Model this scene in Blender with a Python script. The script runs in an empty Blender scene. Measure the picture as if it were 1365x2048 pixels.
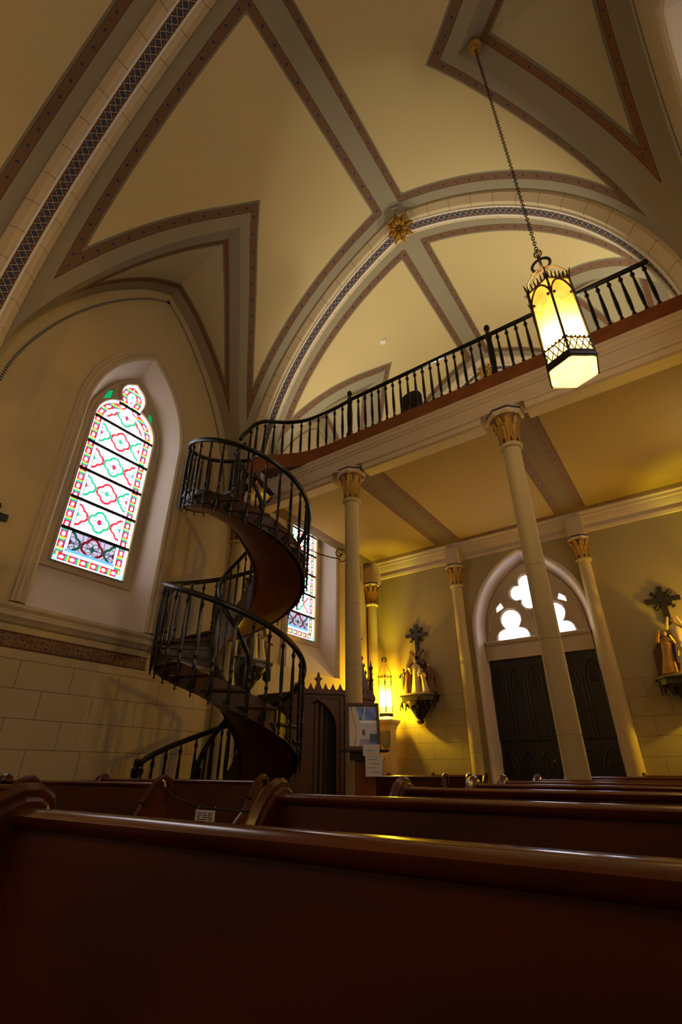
import bpy, bmesh, math, random
import numpy as np
from mathutils import Vector, Matrix
random.seed(7); np.random.seed(7)
PI = math.pi
sc = bpy.context.scene
col = sc.collection

# ------------------------------------------------------------------ camera, world, exposure
FLOOR = -0.96                       # everything is laid out with the camera at the origin, then lifted so the floor is z = 0
cam_d = bpy.data.cameras.new('camera'); cam = bpy.data.objects.new('camera', cam_d); col.objects.link(cam)
cam_d.sensor_fit = 'VERTICAL'; cam_d.sensor_height = 36.0; cam_d.lens = 36.0 * 966.0 / 2048.0
cam_d.clip_start = 0.02; cam_d.clip_end = 200
YAW = math.radians(35.0); TILT = math.atan(517.5 / 966.0)
cam.rotation_euler = (PI/2 + TILT, 0, YAW)
cam.location = (0, 0, 0)
sc.camera = cam
sc.view_settings.view_transform = 'Standard'; sc.view_settings.look = 'None'
sc.view_settings.gamma = 1.0; sc.view_settings.use_curve_mapping = False
sc.view_settings.exposure = 0.0
sc.cycles.use_denoising = True
sc.cycles.max_bounces = 7; sc.cycles.diffuse_bounces = 5; sc.cycles.glossy_bounces = 3
sc.cycles.sample_clamp_indirect = 6.0
w = bpy.data.worlds.new('world'); sc.world = w; w.use_nodes = True
w.node_tree.nodes['Background'].inputs[0].default_value = (0.55, 0.62, 0.8, 1)
w.node_tree.nodes['Background'].inputs[1].default_value = 0.3
GLASS_EMIT = 4.4                   # daylight through the stained glass
DOOR_EMIT = 9.0
WARM = (1.0, 0.76, 0.34)
LANTERN_W = 48.0
STAND_W = 380.0
ADDED_NAVE_UPLIGHT = 900.0
ADDED_LOFT_UPLIGHT = 190.0

# ------------------------------------------------------------------ node helpers
class NT:
    def __init__(s, name):
        s.m = bpy.data.materials.new(name); s.m.use_nodes = True
        s.t = s.m.node_tree; s.b = s.t.nodes['Principled BSDF']
    def n(s, typ, **kw):
        x = s.t.nodes.new(typ)
        for k, v in kw.items(): setattr(x, k, v)
        return x
    def l(s, a, b): s.t.links.new(a, b)
    def val(s, inp, v):
        if isinstance(v, bpy.types.NodeSocket): s.l(v, inp)
        else: inp.default_value = v
    def math(s, op, a, b=0.0, c=0.0):
        x = s.n('ShaderNodeMath', operation=op)
        s.val(x.inputs[0], a); s.val(x.inputs[1], b)
        if op in ('MULTIPLY_ADD', 'COMPARE', 'SMOOTH_MIN'): s.val(x.inputs[2], c)
        return x.outputs[0]
    def mix(s, f, a, b):
        x = s.n('ShaderNodeMix', data_type='RGBA'); s.val(x.inputs[0], f)
        s.val(x.inputs[6], a if isinstance(a, bpy.types.NodeSocket) else (*a, 1))
        s.val(x.inputs[7], b if isinstance(b, bpy.types.NodeSocket) else (*b, 1))
        return x.outputs[2]
    def coord(s, which='Object'): return s.n('ShaderNodeTexCoord').outputs[which]
    def noise(s, scale, detail=3, vec=None, rough=.5):
        x = s.n('ShaderNodeTexNoise'); x.inputs['Scale'].default_value = scale
        x.inputs['Detail'].default_value = detail; x.inputs['Roughness'].default_value = rough
        if vec is not None: s.l(vec, x.inputs['Vector'])
        return x.outputs[0]
    def base(s, c, rough=.6, metal=0., spec=None):
        if isinstance(c, bpy.types.NodeSocket): s.l(c, s.b.inputs['Base Color'])
        else: s.b.inputs['Base Color'].default_value = (*c, 1)
        s.val(s.b.inputs['Roughness'], rough); s.b.inputs['Metallic'].default_value = metal
        if spec is not None: s.b.inputs['Specular IOR Level'].default_value = spec
    def bump(s, h, strength=.2, dist=.01):
        x = s.n('ShaderNodeBump'); x.inputs['Strength'].default_value = strength; x.inputs['Distance'].default_value = dist
        s.l(h, x.inputs['Height']); s.l(x.outputs[0], s.b.inputs['Normal'])

def vary(nt, c, amt=.12, scale=1.5):
    """a base colour with slight blotchy variation"""
    f = nt.noise(scale, 4, nt.coord())
    return nt.mix(f, tuple(x*(1-amt) for x in c), tuple(min(1, x*(1+amt)) for x in c))

def simple(name, c, rough=.6, metal=0., amt=.12, scale=6., bump=0., spec=None):
    nt = NT(name); nt.base(vary(nt, c, amt, scale), rough, metal, spec)
    if bump: nt.bump(nt.noise(scale*6, 4, nt.coord()), bump)
    return nt.m

CREAM = (0.62, 0.48, 0.23)
STONE = (0.48, 0.38, 0.19)
GREY = (0.33, 0.28, 0.19)
M = {}
M['plaster'] = simple('cream_plaster', CREAM, .85, amt=.05, scale=.8)
M['stone'] = simple('cream_stone', STONE, .8, amt=.06, scale=2.)
M['reveal'] = simple('window_reveal_paint', (.62, .52, .44), .6, amt=.04, scale=2.)
M['trim'] = simple('pale_trim_paint', (.52, .41, .27), .6, amt=.05, scale=2.)
M['beam'] = simple('beam_paint', (.55, .42, .27), .55, amt=.05, scale=2.)
M['white'] = simple('white_bead_paint', (.85, .82, .76), .5, amt=.03)
M['navy'] = simple('navy_paint', (.02, .025, .07), .5)
M['gold'] = simple('gilding', (.42, .22, .03), .42, .5, amt=.5, scale=25., bump=.3)
M['golddark'] = simple('aged_gilding', (.16, .075, .015), .5, .4, amt=.4, scale=25., bump=.3)
M['bronze'] = simple('bronze_metal', (.035, .018, .012), .5, .3, amt=.3)
M['iron'] = simple('black_iron', (.012, .01, .009), .4, .5)
M['brass'] = simple('brass_metal', (.5, .3, .08), .3, .9)
M['paper'] = simple('paper', (.75, .72, .72), .8, amt=.03)
M['curtain'] = simple('dark_curtain', (.012, .006, .005), .9)
M['greyshield'] = simple('grey_shield', (.16, .16, .13), .7)
M['plastic'] = simple('white_plastic', (.85, .84, .8), .5, amt=.02)
M['floor'] = simple('floor_wood', (.045, .015, .008), .5, amt=.4, scale=3.)
M['robe'] = simple('painted_robe_cream', (.55, .44, .24), .6, amt=.25, scale=12.)
M['robered'] = simple('painted_robe_brown', (.12, .05, .025), .6, amt=.3, scale=12.)
M['robegreen'] = simple('painted_robe_green', (.06, .08, .05), .6, amt=.3, scale=12.)
M['skin'] = simple('painted_skin', (.55, .36, .2), .55, amt=.1)

def wood(name, c1, c2, rough=.3, axis=0, scale=1., coat=.0):
    nt = NT(name); mp = nt.n('ShaderNodeMapping'); nt.l(nt.coord(), mp.inputs[0])
    s = [14*scale]*3; s[axis] = 1.1*scale; mp.inputs['Scale'].default_value = s
    nz = nt.noise(1.6, 8, mp.outputs[0], .65)
    wv = nt.n('ShaderNodeTexWave'); wv.inputs['Scale'].default_value = .55; wv.inputs['Distortion'].default_value = 7
    wv.inputs['Detail'].default_value = 4; nt.l(mp.outputs[0], wv.inputs[0])
    f = nt.math('MULTIPLY_ADD', wv.outputs[1], .35, nt.math('MULTIPLY', nz, .75))
    nt.base(nt.mix(f, c1, c2), rough)
    nt.b.inputs['Coat Weight'].default_value = coat; nt.b.inputs['Coat Roughness'].default_value = .12
    nt.bump(f, .12, .002)
    return nt.m
M['pew'] = wood('pew_oak', (.022, .002, .0003), (.085, .0125, .0015), .5, 0, 1., .0)
M['pew'].node_tree.nodes['Principled BSDF'].inputs['Specular IOR Level'].default_value = .25
M['pewrail'] = wood('pew_rail_oak', (.05, .008, .001), (.16, .034, .005), .2, 0, 1., .4)
M['pewend'] = wood('pew_end_oak', (.03, .004, .001), (.10, .020, .004), .28, 2, 1., .2)
M['stairwood'] = wood('stair_wood', (.018, .005, .0015), (.055, .015, .004), .4, 0, 1.5, .0)
M['soffit'] = wood('soffit_wood', (.09, .026, .006), (.15, .048, .011), .4, 0, .8, .05)
M['darkwood'] = wood('dark_rail_wood', (.004, .003, .003), (.009, .007, .006), .3, 2, 2., .0)
M['darkwood'].node_tree.nodes['Principled BSDF'].inputs['Specular IOR Level'].default_value = .35
M['fascia'] = wood('fascia_wood', (.13, .035, .008), (.24, .07, .018), .3, 0, 1., .2)
M['doorwood'] = wood('door_wood', (.006, .003, .002), (.016, .008, .004), .5, 2, 1.)
M['confwood'] = wood('confessional_wood', (.035, .010, .004), (.09, .028, .009), .45, 2, 1.)

def ornament(nt, t, d, w, dark, light, dots, period, fine):
    """a painted band of interlaced tracery with blue dots; t along it, d across (0..w)"""
    cm = nt.n('ShaderNodeCombineXYZ'); nt.l(t, cm.inputs[0]); nt.l(d, cm.inputs[1])
    v = nt.n('ShaderNodeTexVoronoi', feature='DISTANCE_TO_EDGE'); v.inputs['Scale'].default_value = fine
    v.inputs['Randomness'].default_value = .35; nt.l(cm.outputs[0], v.inputs['Vector'])
    f = nt.math('LESS_THAN', v.outputs['Distance'], .09)
    c = nt.mix(f, dark, light)
    ft = nt.math('SUBTRACT', nt.math('FRACT', nt.math('DIVIDE', t, period)), .5)
    dx = nt.math('MULTIPLY', ft, period)
    dd = nt.math('ADD', nt.math('ABSOLUTE', dx), nt.math('ABSOLUTE', d))
    return nt.mix(nt.math('LESS_THAN', dd, w*.2), c, dots)

def vault_mat(name, g0, g1, halo, fieldc, greyc, fine=55., dark=(.12, .05, .025), light=(.34, .20, .10), dots=(.03, .03, .12)):
    """paint laid out by distance d to the vault's edges: grey border, ornament band, olive line, field"""
    nt = NT(name); uv = nt.n('ShaderNodeUVMap'); sp = nt.n('ShaderNodeSeparateXYZ'); nt.l(uv.outputs[0], sp.inputs[0])
    t, d = sp.outputs[0], sp.outputs[1]
    mid = (g0+g1)/2
    orn = ornament(nt, t, nt.math('SUBTRACT', d, mid), g1-g0, dark, light, dots, .27, fine)
    edge = nt.math('MAXIMUM', nt.math('LESS_THAN', nt.math('ABSOLUTE', nt.math('SUBTRACT', d, g0)), .007),
                   nt.math('LESS_THAN', nt.math('ABSOLUTE', nt.math('SUBTRACT', d, g1)), .007))
    orn = nt.mix(edge, orn, tuple(x*.7 for x in dark))
    fld = vary(nt, fieldc, .06, .7)
    c = nt.mix(nt.math('LESS_THAN', d, halo), fld, tuple(x*.72 for x in greyc))
    c = nt.mix(nt.math('LESS_THAN', d, g1), c, orn)
    c = nt.mix(nt.math('LESS_THAN', d, g0), c, greyc)
    nt.base(c, .85)
    return nt.m
M['vault'] = vault_mat('vault_paint', .19, .315, .35, (.66, .52, .26), GREY)
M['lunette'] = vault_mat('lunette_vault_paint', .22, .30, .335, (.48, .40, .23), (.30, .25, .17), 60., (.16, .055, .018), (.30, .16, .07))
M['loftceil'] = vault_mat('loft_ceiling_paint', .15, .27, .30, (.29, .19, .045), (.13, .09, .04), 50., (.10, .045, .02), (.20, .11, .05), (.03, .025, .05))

def arch_mat(name, c):
    nt = NT(name); uv = nt.n('ShaderNodeUVMap'); sp = nt.n('ShaderNodeSeparateXYZ'); nt.l(uv.outputs[0], sp.inputs[0])
    f = nt.math('LESS_THAN', nt.math('FRACT', nt.math('DIVIDE', sp.outputs[0], .46)), .02)
    nt.base(nt.mix(f, vary(nt, c, .06, 1.5), (.22, .13, .07)), .8); return nt.m
M['arch'] = arch_mat('arch_block_paint', (.68, .54, .34))
nt = NT('arch_stripe_paint'); uv = nt.n('ShaderNodeUVMap'); sp = nt.n('ShaderNodeSeparateXYZ'); nt.l(uv.outputs[0], sp.inputs[0])
ft = nt.math('ABSOLUTE', nt.math('SUBTRACT', nt.math('FRACT', nt.math('DIVIDE', sp.outputs[0], .12)), .5))
ab = nt.math('ABSOLUTE', sp.outputs[1])
diam = nt.math('ADD', nt.math('MULTIPLY', ft, 2.), nt.math('MULTIPLY', ab, 16.))
c = nt.mix(nt.math('LESS_THAN', diam, .9), (.03, .03, .04), (.03, .04, .11))
c = nt.mix(nt.math('LESS_THAN', nt.math('ABSOLUTE', nt.math('SUBTRACT', diam, .95)), .10), c, (.55, .40, .18))
c = nt.mix(nt.math('GREATER_THAN', diam, 1.45), c, (.20, .06, .03))
nt.base(c, .7); M['archstripe'] = nt.m

def block_mat(name, c, zmax, w=.62, h=.303, zoff=1.11, xoff=0., axis='Y', line=(.16, .11, .06), band=None):
    """plaster scored into ashlar blocks below zmax, with an optional painted ornament band"""
    nt = NT(name); g = nt.n('ShaderNodeNewGeometry'); sp = nt.n('ShaderNodeSeparateXYZ'); nt.l(g.outputs['Position'], sp.inputs[0])
    z = nt.math('SUBTRACT', sp.outputs[2], -FLOOR + zoff)     # 0 at the top course line
    u = nt.math('ADD', sp.outputs[1 if axis == 'Y' else 0], xoff)
    row = nt.math('FLOOR', nt.math('DIVIDE', z, h))
    odd = nt.math('MULTIPLY', nt.math('FRACT', nt.math('MULTIPLY', row, .5)), w)
    fz = nt.math('ABSOLUTE', nt.math('SUBTRACT', nt.math('FRACT', nt.math('DIVIDE', z, h)), .5))
    fu = nt.math('ABSOLUTE', nt.math('SUBTRACT', nt.math('FRACT', nt.math('DIVIDE', nt.math('ADD', u, odd), w)), .5))
    ln = nt.math('MAXIMUM', nt.math('GREATER_THAN', fz, .5-.012), nt.math('GREATER_THAN', fu, .5-.006))
    ln = nt.math('MULTIPLY', ln, nt.math('LESS_THAN', z, zmax-zoff+.01))
    cc = nt.mix(ln, vary(nt, c, .06, 1.), line)
    nt.base(cc, .75); return nt.m
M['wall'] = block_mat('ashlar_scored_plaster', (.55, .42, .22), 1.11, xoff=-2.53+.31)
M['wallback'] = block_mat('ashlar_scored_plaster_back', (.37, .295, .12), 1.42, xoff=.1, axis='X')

nt = NT('stencilled_dado_band'); g = nt.n('ShaderNodeNewGeometry'); sp = nt.n('ShaderNodeSeparateXYZ'); nt.l(g.outputs['Position'], sp.inputs[0])
dz = nt.math('SUBTRACT', sp.outputs[2], -FLOOR + 1.305)
orn = ornament(nt, sp.outputs[1], dz, .5, (.10, .035, .012), (.30, .17, .075), (.16, .05, .02), .45, 16.)
v2 = nt.n('ShaderNodeTexVoronoi', feature='DISTANCE_TO_EDGE'); v2.inputs['Scale'].default_value = 30; nt.l(g.outputs['Position'], v2.inputs['Vector'])
orn = nt.mix(nt.math('LESS_THAN', v2.outputs['Distance'], .06), orn, (.26, .17, .09))
orn = nt.mix(nt.math('GREATER_THAN', nt.math('ABSOLUTE', dz), .070), orn, (.09, .03, .012))
nt.base(orn, .7); M['dado'] = nt.m

# emissive vertex-coloured glass
def vcol_emit(name, strength, rough=.3):
    nt = NT(name); a = nt.n('ShaderNodeVertexColor', layer_name='Col')
    e = nt.n('ShaderNodeEmission'); nt.l(a.outputs[0], e.inputs[0]); e.inputs[1].default_value = strength
    out = [x for x in nt.t.nodes if x.type == 'OUTPUT_MATERIAL'][0]; nt.l(e.outputs[0], out.inputs[0]); return nt.m
M['stained'] = vcol_emit('stained_glass', GLASS_EMIT)
def emit(name, c, s):
    nt = NT(name); nt.b.inputs['Base Color'].default_value = (*c, 1)
    nt.b.inputs['Emission Color'].default_value = (*c, 1); nt.b.inputs['Emission Strength'].default_value = s; return nt.m
M['doorglass'] = emit('bright_door_glass', (.80, .84, 1.0), DOOR_EMIT)
M['greenglass'] = emit('green_glass', (.0, .30, .10), 1.3)
nt = NT('vertex_painted'); a = nt.n('ShaderNodeVertexColor', layer_name='Col'); nt.l(a.outputs[0], nt.b.inputs['Base Color']); nt.b.inputs['Roughness'].default_value = .35
M['vcol'] = nt.m

# ------------------------------------------------------------------ mesh helpers
class MB:
    def __init__(s): s.v = []; s.f = []; s.uv = []; s.hasuv = False
    def add(s, vs, fs, uvs=None):
        o = len(s.v); s.v += [tuple(map(float, p)) for p in vs]; s.f += [tuple(i+o for i in f) for f in fs]
        if uvs is not None: s.hasuv = True; s.uv += list(uvs)
        else: s.uv += [(0, 0)]*len(vs)
        return s
    def box(s, x0, x1, y0, y1, z0, z1):
        return s.add([(x0,y0,z0),(x1,y0,z0),(x1,y1,z0),(x0,y1,z0),(x0,y0,z1),(x1,y0,z1),(x1,y1,z1),(x0,y1,z1)],
              [(0,3,2,1),(4,5,6,7),(0,1,5,4),(1,2,6,5),(2,3,7,6),(3,0,4,7)])
    def lathe(s, prof, c=(0,0,0), n=16, caps=True, ang0=0., m=None):
        """prof = [(r, z)] around a vertical axis at c"""
        vs = []; fs = []
        for r, z in prof:
            for k in range(n):
                a = ang0 + 2*PI*k/n; vs.append((c[0]+r*math.cos(a), c[1]+r*math.sin(a), c[2]+z))
        for i in range(len(prof)-1):
            for k in range(n):
                k2 = (k+1) % n; fs.append((i*n+k, i*n+k2, (i+1)*n+k2, (i+1)*n+k))
        if caps: fs.append(tuple(range(n))[::-1]); fs.append(tuple((len(prof)-1)*n+k for k in range(n)))
        if m is not None: vs = [tuple(m @ Vector(p)) for p in vs]
        return s.add(vs, fs)
    def tube(s, pts, r, n=8, closed=False, flat=None):
        """round tube along a path; r a number or a list"""
        P = [Vector(p) for p in pts]; N = len(P); rr = r if hasattr(r, '__len__') else [r]*N
        T = []
        for i in range(N):
            a = P[(i-1) % N] if (closed or i > 0) else P[i]; b = P[(i+1) % N] if (closed or i < N-1) else P[i]
            T.append((b-a).normalized() if (b-a).length > 1e-9 else Vector((0,0,1)))
        up = Vector((0,0,1)) if abs(T[0].z) < .9 else Vector((1,0,0))
        nrm = (up - T[0]*up.dot(T[0])).normalized(); vs = []; fs = []
        for i in range(N):
            nrm = (nrm - T[i]*nrm.dot(T[i])).normalized(); b = T[i].cross(nrm)
            for k in range(n):
                a = 2*PI*(k+.5)/n; vs.append(P[i] + (nrm*math.cos(a) + b*math.sin(a))*rr[i])
        for i in range(N if closed else N-1):
            j = (i+1) % N
            for k in range(n):
                k2 = (k+1) % n; fs.append((i*n+k, i*n+k2, j*n+k2, j*n+k))
        if not closed: fs.append(tuple(range(n))[::-1]); fs.append(tuple((N-1)*n+k for k in range(n)))
        return s.add(vs, fs)
    def sweep(s, rows, closed_prof=False, closed_path=False, uvs=None):
        """rows = list of equal-length point rows; skin between consecutive rows"""
        n = len(rows[0]); N = len(rows); vs = [p for r in rows for p in r]; fs = []
        for i in range(N if closed_path else N-1):
            j = (i+1) % N
            for k in range(n if closed_prof else n-1):
                k2 = (k+1) % n; fs.append((i*n+k, i*n+k2, j*n+k2, j*n+k))
        if closed_prof and not closed_path:
            fs.append(tuple(range(n))[::-1]); fs.append(tuple((N-1)*n+k for k in range(n)))
        return s.add(vs, fs, uvs)
    def prism(s, poly, fn, h0, h1):
        """extrude a 2-D polygon; fn(u, v, h) -> 3-D point"""
        n = len(poly); vs = [fn(u, v, h0) for u, v in poly] + [fn(u, v, h1) for u, v in poly]
        fs = [tuple(range(n))[::-1], tuple(range(n, 2*n))] + [(k, (k+1) % n, n+(k+1) % n, n+k) for k in range(n)]
        return s.add(vs, fs)
    def ball(s, c, r, n=10, m=6):
        rx, ry, rz = r if hasattr(r, '__len__') else (r, r, r)
        vs = [(c[0], c[1], c[2]-rz)]; fs = []
        for i in range(1, m):
            a = -PI/2 + PI*i/m
            for k in range(n): b = 2*PI*k/n; vs.append((c[0]+rx*math.cos(a)*math.cos(b), c[1]+ry*math.cos(a)*math.sin(b), c[2]+rz*math.sin(a)))
        vs.append((c[0], c[1], c[2]+rz)); T = len(vs)-1
        for k in range(n):
            k2 = (k+1) % n; fs.append((0, 1+k2, 1+k)); fs.append((T, 1+(m-2)*n+k, 1+(m-2)*n+k2))
            for i in range(m-2): fs.append((1+i*n+k, 1+i*n+k2, 1+(i+1)*n+k2, 1+(i+1)*n+k))
        return s.add(vs, fs)
    def xf(s, m, start=0):
        s.v[start:] = [tuple(m @ Vector(p)) for p in s.v[start:]]; return s
    def build(s, name, mat, parent=None, smooth=True, angle=35, recenter=False, fixn=True):
        off = Vector((0,0,0))
        if parent is not None and parent.get('_abs'): off = Vector(parent.location) if parent.parent is None else Vector(parent['_org'])
        me = bpy.data.meshes.new(name)
        if recenter:
            a = np.array(s.v); off = Vector(((a[:,0].min()+a[:,0].max())/2, (a[:,1].min()+a[:,1].max())/2, a[:,2].min()))
        me.from_pydata([tuple(Vector(p)-off) for p in s.v], [], s.f)
        if s.hasuv:
            l = me.uv_layers.new(name='UVMap'); idx = np.empty(len(me.loops), dtype=np.int32); me.loops.foreach_get('vertex_index', idx)
            l.data.foreach_set('uv', np.array(s.uv, dtype=np.float32)[idx].ravel())
        if fixn:
            bm = bmesh.new(); bm.from_mesh(me); bmesh.ops.recalc_face_normals(bm, faces=bm.faces); bm.to_mesh(me); bm.free()
        if smooth:
            me.polygons.foreach_set('use_smooth', [True]*len(me.polygons))
            try: me.set_sharp_from_angle(angle=math.radians(angle))
            except Exception: pass
        me.materials.append(M[mat] if isinstance(mat, str) else mat)
        o = bpy.data.objects.new(name, me); col.objects.link(o)
        if parent is not None: o.parent = parent
        if recenter: o.location = off
        return o

def struct(name, mb, mat, **kw):
    o = mb.build(name, mat, **kw); o['kind'] = 'structure'; return o
def tag(o, label=None, cat=None, group=None, kind=None):
    for k, v in (('label', label), ('category', cat), ('group', group), ('kind', kind)):
        if v: o[k] = v
    return o
def thing(name, label, cat, loc=(0,0,0), group=None, absolute=True):
    """Empty at a thing's base. absolute: its parts are written in room coordinates"""
    o = bpy.data.objects.new(name, None); col.objects.link(o); o.location = loc; o.empty_display_size = .1
    if absolute: o['_abs'] = 1
    return tag(o, label, cat, group)
KIDS = {}
def copy_tree(o, parent=None):
    c = o.copy(); col.objects.link(c); c.parent = parent
    for ch in [x for x in list(col.objects) if x.parent == o]: copy_tree(ch, c)
    return c
def pchip(pts):
    x = np.array([p[0] for p in pts]); y = np.array([p[1] for p in pts]); h = np.diff(x); d = np.diff(y)/h; m = np.zeros(len(x))
    m[0] = d[0]; m[-1] = d[-1]
    for i in range(1, len(x)-1):
        m[i] = 0 if d[i-1]*d[i] <= 0 else (h[i-1]+h[i])/(h[i-1]/d[i]+h[i]/d[i-1]) if False else 2*d[i-1]*d[i]/(d[i-1]+d[i])
    def f(q):
        q = np.clip(np.asarray(q, float), x[0], x[-1]); k = np.clip(np.searchsorted(x, q)-1, 0, len(h)-1); t = (q-x[k])/h[k]
        return (2*t**3-3*t**2+1)*y[k] + (t**3-2*t**2+t)*h[k]*m[k] + (-2*t**3+3*t**2)*y[k+1] + (t**3-t**2)*h[k]*m[k+1]
    return f

# ------------------------------------------------------------------ the room's geometry
XC = -2.36; XL = -6.2; XR = 1.48; HW = 3.84
CX, CZ, R = -1.92, 4.52, 5.55
PHI = math.acos(-CX/R); SFOOT = R*PHI
def barrel(s):
    """half-span and height of the vault at arc length s below the ridge"""
    s = np.asarray(s, float); ph = PHI - np.minimum(s, SFOOT)/R
    return CX + R*np.cos(ph), CZ + R*np.sin(ph) - np.maximum(s-SFOOT, 0)
def s_of_z(z):
    z = np.asarray(z, float)
    return np.where(z > CZ, R*(PHI - np.arcsin(np.clip((z-CZ)/R, 0, 1))), SFOOT + (CZ-z))
groin = pchip([(0,8.42),(.4,8.03),(.8,7.56),(1.22,6.93),(1.6,6.2),(1.85,5.6),(2.0,5.12),(2.06,4.7),(2.085,4.2)])
wallarch = pchip([(0,7.98),(.4,7.70),(.8,7.28),(1.2,6.75),(1.6,6.05),(1.85,5.45),(2.0,4.95),(2.06,4.6),(2.085,4.2)])

def polydist(P, Q):
    """distance from points P (n,k) to polyline Q (m,k), and arc length of the nearest spot"""
    A = Q[:-1]; B = Q[1:]; AB = B-A; L = np.linalg.norm(AB, axis=1); cum = np.concatenate([[0], np.cumsum(L)])[:-1]
    d = np.full(len(P), 1e9); t = np.zeros(len(P))
    for i in range(len(A)):
        if L[i] < 1e-9: continue
        u = np.clip(((P-A[i]) @ AB[i])/L[i]**2, 0, 1); q = A[i]+u[:,None]*AB[i]; e = np.linalg.norm(P-q, axis=1)
        k = e < d; d[k] = e[k]; t[k] = cum[i]+u[k]*L[i]
    return d, t

def vault_bay(y0, y1):
    yc = (y0+y1)/2; hl = (y1-y0)/2; K = 2.085/hl
    field = MB(); lun = MB()
    for side in (-1, 1):
        for h in (-1, 1):
            # main field, one quarter of the bay
            tt = np.linspace(0, 1, 56); dy = hl*(1-(1-tt)**1.6)
            gz = groin(dy*K); sg = s_of_z(gz); vv = np.linspace(0, 1, 100)
            S = vv[None,:]*sg[:,None]; DY = np.repeat(dy[:,None], len(vv), 1)
            x, z = barrel(S); Y = yc + h*DY
            P = np.stack([XC+side*x, Y, z], -1)
            fine = np.linspace(0, hl, 120); G2 = np.stack([fine, s_of_z(groin(fine*K))], -1); G2 = np.vstack([G2[0]-(G2[3]-G2[0])/np.linalg.norm(G2[3]-G2[0])*.6, G2])
            P2 = np.stack([DY.ravel(), S.ravel()], -1); dg, tg = polydist(P2, G2)
            dr = S.ravel(); da = (hl-DY).ravel()
            d = np.minimum(np.minimum(dg, dr), da)
            t = np.where(d == dg, tg, np.where(d == dr, DY.ravel(), S.ravel()))
            field.sweep([list(map(tuple, r)) for r in P], uvs=list(zip(t, d)))
            # lunette vault
            ww = np.linspace(0, 1, 34); xg = barrel(sg)[0]; zw = wallarch(dy*K)
            X = xg[:,None] + (HW+.01-xg[:,None])*ww[None,:]; Z = gz[:,None] + (zw-gz)[:,None]*ww[None,:]
            # a hollow between groin and wall so the web reads as a shell
            P = np.stack([XC+side*X, np.repeat((yc+h*dy)[:,None], len(ww), 1), Z], -1)
            d1, t1 = polydist(P.reshape(-1,3), P[:,0]); d2, t2 = polydist(P.reshape(-1,3), P[:,-1])
            d2 = d2*1.0
            d = np.minimum(d1, d2); t = np.where(d1 < d2, t1, t2)
            lun.sweep([list(map(tuple, r)) for r in P], uvs=list(zip(t, d)))
    f = struct('ceiling', field, 'vault', angle=25); l = struct('ceiling', lun, 'lunette', angle=25)
    return f, l

def arch_path(dr, dz=0.):
    """points of the pointed transverse arch, inset by dr, from left foot over the apex to the right foot"""
    r = R-dr; pa = math.acos(-CX/r); ph = np.linspace(0, pa, 60)
    x = CX + r*np.cos(ph); z = CZ + r*np.sin(ph)
    half = [(x[0], 4.12)] + list(zip(x, z))
    return [(XC-a, b) for a, b in half] + [(XC+a, b) for a, b in half[::-1]]
def transverse_arch(yc, n):
    prof = [(-.25,-.03,'arch'),(-.25,.05,'arch'),(-.17,.15,'arch'),(-.10,.15,'white'),(-.10,.175,'white'),(-.075,.175,'white'),(-.07,.16,'archstripe'),
            (.07,.16,'white'),(.075,.175,'white'),(.10,.175,'white'),(.10,.15,'arch'),(.17,.15,'arch'),(.25,.05,'arch'),(.25,-.03,None)]
    mbs = {'arch': MB(), 'white': MB(), 'archstripe': MB()}
    paths = [arch_path(p[1]) for p in prof]
    base = paths[2]; L = [0]
    for a, b in zip(base[:-1], base[1:]): L.append(L[-1]+math.hypot(a[0]-b[0], a[1]-b[1]))
    half = L[len(L)//2]
    for i in range(len(prof)-1):
        rows = []; uvs = []
        for k in range(len(base)):
            rows.append([(paths[i][k][0], yc+prof[i][0], paths[i][k][1]), (paths[i+1][k][0], yc+prof[i+1][0], paths[i+1][k][1])])
            t = abs(L[k]-half)+.23
            uvs += [(t, prof[i][0]), (t, prof[i+1][0])]
        mbs[prof[i][2]].sweep(rows, uvs=uvs)
    a = struct('trim_%d' % n, mbs['arch'], 'arch', angle=25)
    for k in ('white', 'archstripe'): mbs[k].build({'white': 'bead', 'archstripe': 'painted_stripe'}[k], k, a, angle=25)
    return a

BAYS = [(1.11, 5.25, 3.18), (5.75, 9.89, 7.83), (-3.53, .61, -1.46), (-8.17, -4.03, -6.10)]
for y0, y1, _ in BAYS: vault_bay(y0, y1)
for i, y in enumerate((5.5, .86, 10.14, -3.78, -8.42)): transverse_arch(y, i+1)

# ---- walls with pointed openings
def outline(hw, z0, zs, za, n=14):
    """pointed-arch outline, from bottom left up and over to bottom right: (u, z)"""
    h = za-zs; r = (h*h+hw*hw)/(2*hw); c = hw-r; ph = math.acos(-c/r) if r > 0 else 0
    P = [(-hw, z0)]
    for k in range(n+1):
        a = ph*k/n; P.append((-(c+r*math.cos(a)), zs+r*math.sin(a)))
    Q = [(-u, z) for u, z in P[:-1]][::-1]
    return P + Q
def filled(loops, fn):
    """flat face with holes; loops[0] outer"""
    bm = bmesh.new(); ed = []
    for lp in loops:
        vs = [bm.verts.new(fn(u, v)) for u, v in lp]
        for k in range(len(vs)): ed.append(bm.edges.new((vs[k], vs[(k+1) % len(vs)])))
    bmesh.ops.triangle_fill(bm, use_beauty=True, use_dissolve=False, edges=ed)
    bm.verts.index_update(); vs = [tuple(v.co) for v in bm.verts]; fs = [tuple(v.index for v in f.verts) for f in bm.faces]; bm.free()
    return vs, fs
def plate(mb, loops, fn, h0, h1):
    """flat plate with holes and thickness; fn(u,v,h)"""
    for h in (h0, h1):
        vs, fs = filled(loops, lambda u, v: fn(u, v, h)); mb.add(vs, fs)
    for lp in loops:
        n = len(lp); mb.add([fn(u, v, h0) for u, v in lp]+[fn(u, v, h1) for u, v in lp], [(k, (k+1) % n, n+(k+1) % n, n+k) for k in range(n)])
    return mb

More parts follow.
